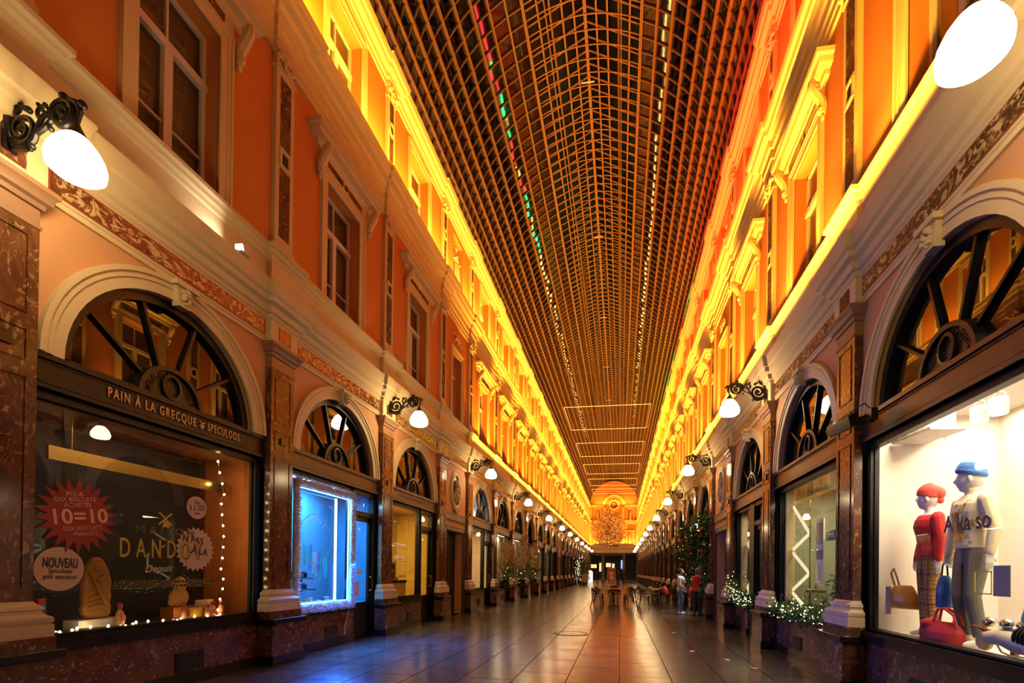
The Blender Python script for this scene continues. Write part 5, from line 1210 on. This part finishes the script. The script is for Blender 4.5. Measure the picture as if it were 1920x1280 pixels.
for j, (z, y1_) in enumerate(((1.28, 8.34), (1.07, 8.43))):
    sh = thing('display_shelf', ('upper', 'lower')[j]+' black shelf of jars in the blue window', 'shelf', (-5.85, 8.0, z), 0, 'shelves in the blue window'); M().box(-.10, .10, -.30, y1_-8.0, -.02, 0).build('board', BLACKST, sh); m = M(); m.box(-.10, -.06, -.25, -.22, -.1, -.02); m.box(-.10, -.06, .2, .23, -.1, -.02); m.build('shelf_support', BLACKST, sh)
    for k in range(5):
        r = thing('cosmetic_jar', '%s jar from the left on the %s shelf of the blue window' % (ORD[k], ('upper', 'lower')[j]), 'jar', (-5.83, 7.78+.105*k, z), 0, 'jars on the shelves of the blue window')
        M().lathe([(.001, 0), (.036, 0), (.036, .09), (.001, .09)], 12).build('jar', (BLACKST, YELB, BLACKST, BRL, BLACKST)[(k+j) % 5], r); M().lathe([(.001, .09), (.03, .09), (.03, .12), (.001, .12)], 12).build('lid', (BLACKST, CYAN[2], WHITEPL)[(k+j) % 3], r)
for k in range(9):
    mt = (WHITEPL, CYAN[2], YELB, WHITEPL, BAGR, WHITEPL, BLUEL, WHITEPL, WHITEPL)[k]; hh = .06+.09*((k*5) % 4)/3
    tag(M().box(-.035, .035, -.038, .038, 0, hh).build('cosmetic_box', mt, None, (-5.72, 7.80+.13*k, .764), (0, 0, .2*math.sin(k)), bevel=.004), '%s small box from the left on the floor of the blue window' % ORD[k], 'box', 'boxes on the floor of the blue window')
cd = thing('power_cable', 'thin white cable dangling below the fluffy frame', 'cable', (XL+.02, 8.62, 0)); m = M(); m.tube([(.02, .10, .74), (.04, .08, .60), (.035, .0, .42), (.04, -.05, .33), (.035, -.03, .24), (.05, -.08, .2)], .006, 6); m.build('cord', WHITEPL, cd)

# ---------------------------------------------------------------- waffle shop (left, third)
tw = lambda Y: Y-yW; WHITELET = plain('white_vinyl', (.85, .82, .75), .5, var=0)
text('window_lettering', 'GAUFRES', WHITELET, waf, -.108, tw(11.28), 2.03, .72, .13, -.02, .004, .003); text('window_lettering', 'WAFFLES', WHITELET, waf, -.108, tw(11.28), 1.72, .72, .15, -.02, .004, .003)
text('transom_lettering', 'MAISON DANDOY', plain('dim_gold', (.16, .085, .03), .5), waf, .012, 0, 3.26, 1.9, .08, 0, .004)
pc = thing('framed_picture', 'orange-framed dark picture leaning in the yellow waffle window', 'picture', (XL-.30, 10.98, 1.18)); m = M(); panel_frame(m, 0, 0, .46, .36, 0, .05, .03); m.build('picture_frame', plain('orange_frame', (.42, .13, .03), .5), pc); M().box(0, .012, -.33, .33, .03, .43).build('canvas', BLACKST, pc); m = M(); q = random.Random(6)
for k in range(22): m.ball((.016, q.uniform(-.24, .24), q.uniform(.08, .38)), (.008, .04, .035), 7, 5)
m.build('painted_waffles', YELB, pc)
text('window_lettering', 'Sweet &', YELB, waf, -.20, tw(11.55), 1.30, .42, .08, 0, .004, .002)
ct = thing('sweet_counter', 'dark counter with pale goods behind the waffle window', 'counter', (XL-.55, 11.35, .765)); M().box(-.2, .2, -.75, .75, 0, .36).build('counter', YELLOWIN, ct); M().box(-.22, .22, -.77, .77, .36, .42).build('counter_top', BLACKST, ct)
for k in range(4): tag(M().box(-.06, .06, -.09, .09, 0, .07+.03*(k % 2)).build('waffle_tray', (SHOPWHITE, YELB)[k % 2], None, (XL-.5, 10.85+.3*k, 1.186), bevel=.01), '%s tray from the left on the waffle counter' % ORD[k], 'tray', 'trays on the waffle counter')
# ---------------------------------------------------------------- second and third shops on the right
CREAMLED = glow('cream_strip_light', (1, .84, .50), 1.15); GOLDB = plain('gold_metal', (.60, .40, .10), .3, metal=.8, var=.1)
def zigzag(lab, X, pts, tall=None):
    r = thing('zigzag_light', lab, 'light', (X, pts[0][0], 0), 0, 'zigzag light strips'); m = M()
    for a, b in zip(pts, pts[1:]): m.bar((0, a[0]-pts[0][0], a[1]), (0, b[0]-pts[0][0], b[1]), .05, .03, (1, 0, 0))
    m.build('strip', CREAMLED, r)
    if tall: m = M(); m.bar((0, tall[0]-pts[0][0], tall[1]), (0, tall[0]-pts[0][0], tall[2]), .02); m.build('hanging_rod', BRASS, r)
    return r
zigzag('tall zigzag light strip in the second right-hand window', 3.25, [(9.80, 2.75), (8.98, 2.17), (9.86, 1.90), (8.97, 1.47), (9.86, 1.13), (9.02, .82)], (8.96, .79, 2.75))
zigzag('zigzag light strip in the third right-hand window, beyond the garland', 3.28, [(12.60, 2.55), (13.22, 2.22), (12.50, 1.82), (12.50, 1.80), (12.50, 1.48), (13.22, 1.11), (12.9, .82)])
for nm, s_, y, lab in (('window_post', r2, -1.36, ''), ('window_post', r3, -1.40, '')):
    M().box(-.30, -.14, y, y+.10, .8, 3.05).build(nm, CREAMIN, s_, label='pale inner post of the window')
pn = thing('menu_board', 'tall cream board with dark upright lettering in the second right-hand window', 'board', (3.42, 9.0, 0)); M().box(0, .02, -.16, .16, 1.30, 2.42).build('board', SHOPWHITE, pn)
m = M(); q = random.Random(3)
for k in range(5):
    y = -.12+.055*k
    m.box(-.004, 0, y, y+.018, 1.98, 2.36); m.box(-.004, 0, y, y+.02, 1.72, 1.88)
for k in range(6): m.bar((-.003, -.06, 1.36+.05*k), (-.003, .06, 1.39+.05*k), .01, .004, (1, 0, 0))
m.build('upright_print', BLACKP, pn)
sg = thing('lit_sign', 'dark sign with white letters THE P in the second right-hand window', 'sign', (3.55, 8.58, 2.12), PI); M().box(0, .03, -.42, .42, -.09, .09).build('board', plain('slate_sign', (.06, .06, .055), .5), sg); m = M(); panel_frame(m, 0, -.09, .09, .42, .03, .012, .006); m.build('sign_border', SHOPWHITE, sg); text('lettering', 'THE P', SHOPWHITE, sg, .034, -.15, 0, .40, .075, 0, .004, .002)
bx = thing('display_cabinet', 'pale cabinet with a red band behind the lit sign', 'cabinet', (3.95, 8.55, 1.25)); M().box(-.1, .1, -.40, .40, 0, 1.05).build('body', SHOPWHITE, bx); M().box(-.11, -.1, -.40, .40, .45, .52).build('red_band', BAGR, bx)
jr = thing('glass_jar', 'big glass jar with gold lid on a gold stand in the second right-hand window', 'jar', (3.27, 8.74, .765))
m = M()
for a in range(3): m.tube([(.12*math.cos(a*2.1), .12*math.sin(a*2.1), 0), (.14*math.cos(a*2.1), .14*math.sin(a*2.1), .16)], .01, 6)
m.lathe([(.13, .15), (.17, .15), (.17, .17), (.13, .17)], 22); m.build('stand', GOLDB, jr)
M().lathe([(.001, .17), (.16, .17), (.18, .21), (.18, .36), (.15, .40)], 24).build('jar_body', glass('jar_glass', (.85, .85, .8), .02), jr); M().lathe([(.155, .39), (.16, .43), (.10, .45), (.02, .455), (.02, .49), (.001, .49)], 24).build('lid', GOLDB, jr)
area('shop_light', (3.9, 8.55, 3.0), (1.0, 1.0), 48, (1, .84, .52), (0, 0, -1), PI); area('shop_light', (3.7, 12.6, 3.0), (.5, .8), 24, (1, .84, .52), (0, 0, -1), PI)
# leaves and garlands
LEAF = plain('fir_green', (.04, .11, .03), .7, var=.5, scale=15); LEAF2 = plain('grey_green_leaf', (.10, .13, .06), .6, var=.4, scale=12)
def foliage(m, pts, rad, n, L_, seed, flat=1.0):
    q = random.Random(seed); P = [Vector(p) for p in pts]; seg = [(b-a).length for a, b in zip(P, P[1:])]; tot = sum(seg)
    for _ in range(n):
        t_ = q.random()*tot; i = 0
        while i < len(seg)-1 and t_ > seg[i]: t_ -= seg[i]; i += 1
        c = P[i].lerp(P[i+1], t_/seg[i])+Vector((q.gauss(0, rad*.5)*flat, q.gauss(0, rad*.5), q.gauss(0, rad*.5)))
        d = Vector((q.gauss(0, 1), q.gauss(0, 1), q.gauss(0, 1))).normalized(); u = d.orthogonal().normalized(); l = L_*q.uniform(.6, 1.3)
        m.add([c-u*l*.16, c+d*l*.5-u*l*.2+d.cross(u)*l*.05, c+d*l, c+d*l*.5+u*l*.2], [(0, 1, 2, 3)])
FAIRYS = glow('garland_light', (1, .78, .38), 9)
def lights(m, pts, rad, n, r_, seed):
    q = random.Random(seed); P = [Vector(p) for p in pts]; seg = [(b-a).length for a, b in zip(P, P[1:])]; tot = sum(seg)
    for _ in range(n):
        t_ = q.random()*tot; i = 0
        while i < len(seg)-1 and t_ > seg[i]: t_ -= seg[i]; i += 1
        c = P[i].lerp(P[i+1], t_/seg[i])+Vector((-abs(q.gauss(0, rad*.6)), q.gauss(0, rad*.55), q.gauss(0, rad*.55)+rad*.2))
        m.ball(c, r_, 5, 4)
def garland(lab, pts, rad, n, nl, L_=.09, grp=None, leaf=None, bows=()):
    r = thing('garland', lab, 'garland', pts[0], 0, grp); P = [tuple(Vector(p)-Vector(pts[0])) for p in pts]
    m = M(); foliage(m, P, rad, n, L_, len(lab)); stuff(m.build('fir_sprigs', leaf or LEAF, r))
    m = M(); lights(m, P, rad, nl, .0075, n); stuff(m.build('fairy_lights', FAIRYS, r))
    for b in bows:
        b = Vector(b)-Vector(pts[0]); m = M(); m.ball(b+Vector((0, .08, .03)), (.03, .09, .06), 8, 6); m.ball(b+Vector((0, -.08, .03)), (.03, .09, .06), 8, 6); m.ball(b, .035, 8, 6); m.tube([b, b+Vector((0, .07, -.22))], [.02, .035], 6); m.tube([b, b+Vector((0, -.07, -.22))], [.02, .035], 6); m.build('red_bow', REDC, r)
    return r
garland('bushy lit fir garland on the sill of the second right-hand shop', [(XR-.02, 7.25, .80), (XR-.02, 8.5, .82), (XR-.02, 9.85, .80)], .14, 1500, 110, leaf=LEAF)
garland('lit fir garland spilling over the sill of the third right-hand shop', [(XR-.03, 11.6, .80), (XR-.03, 12.6, .84), (XR-.03, 13.3, 1.0), (XR+.0, 13.4, 1.35)], .17, 1500, 130)
garland('tall garland with red bows round the shop behind the person in red', [(2.86, 16.75, .8), (2.84, 16.8, 2.0), (2.82, 16.9, 3.2), (2.80, 17.9, 3.32), (2.82, 18.95, 3.2), (2.84, 19.05, 2.0), (2.86, 19.1, .8)], .24, 4200, 30, .13, 'shop-front garlands', None, [(2.68, 16.9, 2.9), (2.68, 17.4, 3.2), (2.70, 16.8, 2.2), (2.68, 18.5, 3.2), (2.7, 19.05, 2.4), (2.7, 16.8, 1.5)])
garland('garland with red bows and lights round the next decorated shop beyond', [(2.86, 20.2, .8), (2.84, 20.25, 2.0), (2.82, 20.3, 3.2), (2.80, 21.4, 3.32), (2.82, 22.4, 3.2), (2.84, 22.5, 2.0), (2.86, 22.55, .8)], .24, 3800, 30, .13, 'shop-front garlands', None, [(2.68, 20.3, 2.8), (2.68, 21.0, 3.2), (2.7, 20.3, 1.9), (2.68, 22.3, 2.9), (2.7, 22.5, 1.8)])
pot = thing('display_plant', 'dark leafy plant behind the glass jar', 'plant', (3.6, 8.35, .765)); M().lathe([(.001, 0), (.10, 0), (.13, .16), (.11, .16), (.001, .14)], 16).build('pot', GOLDB, pot); m = M(); foliage(m, [(0, 0, .2), (0, 0, .5)], .26, 420, .12, 4); stuff(m.build('leaves', LEAF, pot))
# ---------------------------------------------------------------- dried grasses, left
PAMPAS = plain('pampas_plume', (.52, .33, .15), .9, var=.3, scale=10); STRAW = plain('dry_stem', (.20, .13, .05), .8)
def pampas(loc, lab, h=2.3, seed=1):
    r = thing('dried_grass_arrangement', lab, 'plant arrangement', loc, 0, 'dried grass arrangements'); q = random.Random(seed)
    M().lathe([(.001, 0), (.16, 0), (.20, .35), (.17, .35), (.001, .3)], 18).build('urn', BLACKST, r)
    ms, mp, ml = M(), M(), M()
    for k in range(60):
        a = q.uniform(0, 2*PI); sp_ = q.uniform(.05, .75); hh = h*q.uniform(.45, 1); t_ = Vector((abs(sp_*math.cos(a))*.5, sp_*math.sin(a)*1.0, hh))
        mid = Vector((t_.x*.25, t_.y*.3, hh*.6)); ms.tube([(0, 0, .3), mid, t_], [.008, .006, .004], 4)
        d = (t_-mid).normalized()
        for j in range(26):
            f = j/26; c = mid.lerp(t_, .35+.75*f); u = Vector((q.gauss(0, 1), q.gauss(0, 1), q.gauss(0, .5))).normalized(); l = .20*math.sin(PI*min(1, f+.12))+.03
            mp.add([c, c+d*.05+u*l*.5+Vector((0, 0, -.01)), c+d*.10+u*l-Vector((0, 0, .03)), c+d*.06+u*l*.4], [(0, 1, 2, 3)])
    ms.build('stems', STRAW, r); stuff(mp.build('plumes', PAMPAS, r)); foliage(ml, [(.1, -.1, .4), (.1, .1, 1.1)], .32, 260, .16, seed); stuff(ml.build('leaves', LEAF2, r))
    m = M(); lights(m, [(.2, -.1, .5), (.2, .1, 1.3)], .3, 14, .009, seed); stuff(m.build('fairy_lights', FAIRYS, r))
    return r
pa = pampas((-4.78, 23.1, .70), 'dried pampas grass arrangement between the two cream-blind windows on the left', 2.5, 1)
pampas((-4.80, 26.4, .70), 'dried pampas grass arrangement past the second cream-blind window on the left', 2.4, 2)
pampas((-4.82, 19.75, .70), 'dried leafy arrangement before the first cream-blind window on the left', 2.0, 3)
for loc in ((-4.80, 23.1), (-4.80, 26.4), (-4.80, 19.75)): pass
def tall_plant(loc, h, lab, seed):
    r = thing('potted_tree', lab, 'plant', loc, 0, 'potted trees far down the left side'); M().lathe([(.001, 0), (.22, 0), (.30, .45), (.26, .45), (.001, .4)], 16).build('pot', BLACKST, r)
    m = M(); m.tube([(0, 0, .4), (.03, .02, h*.5), (0, 0, h)], [.035, .03, .015], 6); m.build('trunk', STRAW, r); m = M(); foliage(m, [(0, 0, .8), (0, 0, h-.3)], .42, 900, .22, seed); stuff(m.build('leaves', LEAF2, r)); m = M(); lights(m, [(-.1, 0, .8), (-.1, 0, h)], .5, 80, .016, seed); stuff(m.build('fairy_lights', FAIRYS, r))
tall_plant((-4.32, 54.5, 0), 2.9, 'potted tree with lights under the far-left awning, nearer one', 1); tall_plant((-4.32, 57.6, 0), 2.9, 'potted tree with lights under the far-left awning, middle one', 2); tall_plant((-4.32, 60.6, 0), 2.7, 'potted tree with lights under the far-left awning, farther one', 3)
aw = thing('awning', 'dark awning over the potted trees far down the left side', 'awning', (XL, 57.5, 0)); m = M(); m.add([(.35, -4.2, 3.25), (.35, 4.2, 3.25), (1.15, 4.2, 2.95), (1.15, -4.2, 2.95)], [(0, 1, 2, 3)]); m.box(1.13, 1.17, -4.2, 4.2, 2.80, 2.97); m.build('canopy', DARKWOOD, aw); m = M(); [m.bar((.3, y, 3.0), (1.1, y, 2.93), .03) for y in (-4, 0, 4)]; m.build('awning_arm', IRON, aw)
# ---------------------------------------------------------------- café tables and chairs in the nave
CHAIRW = plain('dark_bentwood', (.045, .018, .010), .35, var=.25, scale=12); TABLEW = plain('table_wood', (.32, .13, .05), .35, var=.2, scale=8)
def chair():
    r = thing('cafe_chair', '', 'chair')                    # facing +x
    M().lathe([(.001, .44), (.20, .44), (.215, .455), (.20, .475), (.001, .478)], 22).build('seat', CHAIRW, r)
    m = M(); arc = [(-.20*math.cos(a)-.01, .25*math.sin(a), .70+.10*math.cos(a)) for a in [PI*(j/16-.5)*1.25 for j in range(17)]]
    m.tube(arc, .018, 7); m.tube([(p[0]*.98, p[1]*.98, p[2]-.09) for p in arc], .014, 6)
    for j in range(2, 15, 2): m.bar(arc[j], (arc[j][0]*.92, arc[j][1]*.85, .47), .022, .010)
    m.add([(p[0], p[1], p[2]) for p in arc[3:14]]+[(p[0]*.98, p[1]*.98, p[2]-.10) for p in arc[3:14]], [(k, k+1, 12+k, 11+k) for k in range(10)]); m.build('backrest', CHAIRW, r)
    for x, y in ((.15, .14), (.15, -.14)):
        m = M(); m.tube([(x, y, .45), (x+.015, y*1.1, .25), (x+.05, y*1.25, 0)], [.018, .016, .013], 7); m.build('leg', CHAIRW, r)
    for y in (.14, -.14):
        m = M(); m.tube([(-.15, y, .45), (-.175, y*1.1, .25), (-.25, y*1.25, 0)], [.018, .016, .013], 7); m.build('leg', CHAIRW, r)
    m = M(); m.lathe([(.15, .20), (.165, .21), (.15, .22)], 18); m.build('stretcher', CHAIRW, r)
    return r
def table():
    r = thing('cafe_table', '', 'table'); M().box(-.36, .36, -.36, .36, .71, .75).build('tabletop', TABLEW, r, bevel=.008); M().lathe([(.001, .06), (.035, .06), (.03, .70), (.001, .70)], 12).build('pedestal', IRON, r)
    for k in range(4): m = M(); m.tube([(0, 0, .10), (.16*math.cos(k*PI/2+.78), .16*math.sin(k*PI/2+.78), .06), (.30*math.cos(k*PI/2+.78), .30*math.sin(k*PI/2+.78), .012)], [.02, .018, .014], 6); m.build('foot', IRON, r)
    return r
T = [(-.28, 19.9), (-.28, 21.5), (-.28, 23.1), (1.70, 20.9), (1.70, 22.6), (1.75, 24.4)]
LT = ['nearest table of the left row', 'middle table of the left row', 'farthest table of the left row', 'nearest table of the right row', 'middle table of the right row', 'farthest table of the right row']
tb = table(); ch = chair(); nc = 0
for k, (x, y) in enumerate(T):
    lab = 'square wooden café table, %s' % LT[k]
    if k == 0: tb['label'] = lab; tb['group'] = 'café tables in the arcade'; tb.location = (x, y, 0)
    else: dup(tb, (x, y, 0), 0, lab)
    for sx in (-1, 1):
        for dy in ((0,) if k not in (0, 3) else (-.0,)):
            lab = 'bentwood café chair, %s side of the %s' % ('left' if sx < 0 else 'right', LT[k]); loc = (x+sx*(.68+.05*math.sin(nc*2)), y+.1*math.sin(nc), 0); ro = (0 if sx < 0 else PI)+.25*math.sin(nc*1.7)
            if nc == 0: ch['label'] = lab; ch['group'] = 'café chairs in the arcade'; ch.location = loc; ch.rotation_euler = (0, 0, ro)
            else: dup(ch, loc, ro, lab)
            nc += 1
    if k in (0, 3): dup(ch, (x+.05, y-.72, 0), PI/2+.1, 'bentwood café chair with its back to us at the %s' % LT[k])
    else: dup(ch, (x+.02, y+.70, 0), -PI/2, 'bentwood café chair behind the %s' % LT[k])
# ---------------------------------------------------------------- signs and small things on the floor
ps = thing('poster_stand', 'white-framed red poster stand at the far end of the tables', 'poster stand', (-.95, 52.4, 0)); m = M(); panel_frame(m, 0, .15, 1.95, .42, -.02, .06, .04); m.box(-.04, .04, -.40, -.34, 0, .2); m.box(-.04, .04, .34, .40, 0, .2); o = m.build('frame', WHITEPL, ps, (0, 0, 0), (0, 0, -PI/2)); ps_r = M(); ps_r.box(-.01, .01, -.37, .37, .20, 1.90); ps_r.build('poster', plain('red_poster', (.50, .03, .02), .5), ps, (0, 0, 0), (0, 0, -PI/2)); m = M(); m.ball((.02, 0, 1.35), (.01, .22, .2), 10, 8); m.ball((.02, .05, .85), (.01, .2, .3), 10, 8); m.box(.012, .02, -.3, .3, .3, .42); m.build('poster_print', plain('pale_green_print', (.55, .65, .5), .5), ps, (0, 0, 0), (0, 0, -PI/2))
ez = thing('menu_easel', 'pale-framed menu easel by the potted trees on the left', 'easel', (-3.75, 52.0, 0)); m = M(); panel_frame(m, 0, .35, 1.25, .36, 0, .05, .03)
for y in (-.33, .33): m.bar((0, y, 0), (0, y, .4), .04)
m.bar((-.3, 0, 0), (0, 0, 1.2), .03); m.build('frame', CREAMIN, ez, (0, 0, 0), (0, 0, -PI/2)); M().box(-.01, .005, -.32, .32, .39, 1.21).build('board', GREENIN, ez, (0, 0, 0), (0, 0, -PI/2))
ws = thing('white_sign', 'white round-topped sign standing far down the left side', 'sign', (-4.1, 66.5, 0)); m = M(); m.prism([(-.36, 0), (.36, 0), (.36, 1.35)]+[(.36*math.cos(PI*j/12), 1.35+.36*math.sin(PI*j/12)) for j in range(13)][1:]+[(-.36, 0)][:0], -.04, .04, 'y'); m.build('panel', glow('white_sign_glow', (1, .93, .8), 1.1), ws); M().box(-.3, .3, -.2, .2, 0, .04).build('foot', IRON, ws)  # white panel given its own glow, no lamp inside
mh = thing('manhole_cover', 'oval-looking round manhole cover in the middle of the floor', 'manhole cover', (-1.13, 11.3, .001)); m = M(); m.lathe([(.36, 0), (.36, .006), (.40, .006), (.40, 0)], 36); m.build('rim', IRON, mh); M().lathe([(.001, 0), (.35, 0), (.35, .003), (.001, .003)], 36).build('lid', FLOORM, mh)
for k, (x, y, lab) in enumerate(((1.30, 12.05, 'white paper scrap on the floor, farthest of the four'), (1.34, 9.28, 'white paper scrap on the floor, second farthest'), (1.80, 8.48, 'white paper scrap on the floor, second nearest'), (2.05, 7.82, 'white paper scrap on the floor, nearest to the right-hand shops'))):
    m = M(); m.add([(-.05, -.035, .002), (.05, -.03, .004), (.055, .035, .010), (-.045, .04, .003)], [(0, 1, 2, 3)]); tag(m.build('paper_scrap', SHOPWHITE, None, (x, y, .001), (0, 0, k*.8)), lab, 'litter', 'paper scraps')
# small floodlight standing on the left cornice
fs = thing('cornice_floodlight', 'small bright white floodlight on the lower cornice at left', 'floodlight', (XL+.24, 5.70, 5.655)); m = M(); m.box(-.06, .06, -.06, .10, 0, .015); m.obox((0, .02, .07), (.06, 0, 0), (0, .05, .02), (0, -.02, .05)); m.build('housing', WHITEPL, fs); M().box(-.05, .05, -.055, -.045, .04, .10).build('lamp_face', glow('flood_face', (1, .95, .88), 18), fs)
area('flood_beam', (XL+.26, 5.60, 5.73), (.06, .06), 1.2, (1, .93, .8), (-.5, -.8, .4), math.radians(120))
area('shop_spot', (2.72, 17.5, 3.15), (.15, .3), 26, (.95, .97, 1), (-.35, .05, -1), math.radians(90))
# ---------------------------------------------------------------- overhead decorations
GOLDLINE = glow('gold_light_rope', (1.0, .48, .10), 1.8); ORANGEBAR = glow('orange_light_bar', (1.0, .42, .10), .9)
for k, (ya, yb) in enumerate(((37.0, 43.0), (47.5, 53.0), (57.0, 62.5), (66.0, 71.0), (74.0, 78.5))):
    r = thing('light_frame', 'thin golden rectangle of rope light under the glass roof, %s from the camera' % ORD[k], 'light', (XC, ya, 0), 0, 'golden light rectangles under the roof'); m = M(); d = yb-ya
    m.tube([(-3.3, 0, 14.2), (3.3, 0, 14.2), (3.3, d, 14.2), (-3.3, d, 14.2), (-3.3, 0, 14.2)], .022, 5); m.build('light_rope', GOLDLINE, r)
    m = M()
    for x in (-3.3, 3.3):
        for y in (0, d): m.tube([(x, y, 14.2), (x*1.0, y, 14.92)], .008, 4)
    m.build('suspension_wire', WIRE, r)
for k in range(6):
    r = thing('ridge_light_bar', 'short glowing bar hung under the roof ridge, %s from the camera' % ORD[k], 'light', (XC, 14.9+7.0*k, ZL+.30), 0, 'light bars under the ridge'); M().box(-.20, .20, -.015, .015, 0, .025).build('bar', ORANGEBAR, r); m = M(); m.tube([(-.15, 0, .02), (-.15, 0, .20)], .006, 4); m.tube([(.15, 0, .02), (.15, 0, .20)], .006, 4); m.build('hanger', IRON, r)
# the golden branching light tree before the end wall
GFLAKE = plain('gold_leaf_flake', (.80, .42, .06), .5, metal=.1, var=.5, scale=2); GSPARK = glow('gold_spark', (1, .55, .14), 5)
gt = thing('golden_light_tree', 'huge golden glittering branch ball hanging before the end wall', 'decoration', (-1.75, 73.5, 8.15))
q = random.Random(12); m = M(); lm = M(); br_ = M()
for k in range(46):
    d = Vector((q.gauss(0, 1), q.gauss(0, .8), q.gauss(0, .9))).normalized(); tip = Vector((d.x*2.75, d.y*2.2, d.z*2.75)); br_.tube([(0, 0, -.6), tuple(tip*.5+Vector((0, 0, -.2))), tuple(tip)], [.05, .03, .012], 5)
for k in range(6500):
    d = Vector((q.gauss(0, 1), q.gauss(0, 1), q.gauss(0, 1))).normalized(); rr = q.random()**.4; c = Vector((d.x*2.85*rr, d.y*2.3*rr, d.z*2.85*rr))
    if c.z > 1.4 and c.x < -.9: continue
    e = Vector((q.gauss(0, 1), q.gauss(0, 1), q.gauss(0, 1))).normalized(); u = e.orthogonal().normalized(); l = q.uniform(.12, .24)
    m.add([c-u*l*.4, c+e*l, c+u*l*.4, c-e*l*.5], [(0, 1, 2, 3)])
    if k % 5 == 0: lm.ball(c, .022, 5, 4)
br_.build('branches', BRL, gt); stuff(m.build('gold_leaves', GFLAKE, gt)); stuff(lm.build('sparkling_lights', GSPARK, gt)); m = M(); m.tube([(0, 0, 0), (0, 0, 8.9)], .02, 5); m.build('suspension_cable', IRON, gt)
# LED ropes lying on the top cornices, mirrored in the roof glass
def rope(lab, side, segs):
    r = thing('led_rope', lab, 'light', base(side, segs[0][0], .215, 12.765), rz(side)); ty = 1 if side == 'L' else -1
    for a, b, c, st_ in segs:
        m = M(); m.tube([(.012*math.sin(y_*3), ty*(y_-segs[0][0]), 0) for y_ in [a+(b-a)*j/8 for j in range(9)]], .022, 6)
        m.build('rope_segment', glow('rope_light', c, st_), r)
R_, G_, W_ = (1, .035, .03), (.03, 1, .16), (1, .55, .12)
rope('LED rope in red and green stretches along the right top cornice', 'R', [(9, 19.15, R_, 55), (19.2, 19.5, G_, 90), (19.55, 20.5, R_, 55), (20.6, 21.8, G_, 90), (21.9, 22.15, R_, 50), (22.2, 22.7, G_, 90), (22.8, 24.5, R_, 55), (24.6, 25.2, W_, 66), (25.3, 26.0, R_, 50), (26.1, 28.2, G_, 90), (28.3, 29.2, W_, 66), (29.3, 31.5, G_, 90), (31.6, YEND-1, W_, 66)])
rope('warm white LED rope along the left top cornice', 'L', [(9, YEND-1, W_, 48)])
# lights of the end wall balcony
strip_end = area('balcony_light', (XC, YEND-.55, 6.3), (7.4, .06), 330, AMBER, (0, .25, 1), PI)
area('balcony_light', (XC, YEND-.5, 12.8), (6.4, .06), 170, AMBER, (0, .15, 1), PI)

# every lettering becomes plain mesh
bpy.context.view_layer.update(); dg = bpy.context.evaluated_depsgraph_get()
for o in [o for o in COL.objects if o.type == 'FONT']:
    me = bpy.data.meshes.new_from_object(o.evaluated_get(dg)); n = bpy.data.objects.new(o.name, me); COL.objects.link(n)
    n.parent = o.parent; n.matrix_parent_inverse = o.matrix_parent_inverse.copy(); n.matrix_local = o.matrix_local.copy()
    if 'label' in o: n['label'] = o['label']
    nm = o.name; bpy.data.objects.remove(o); n.name = nm
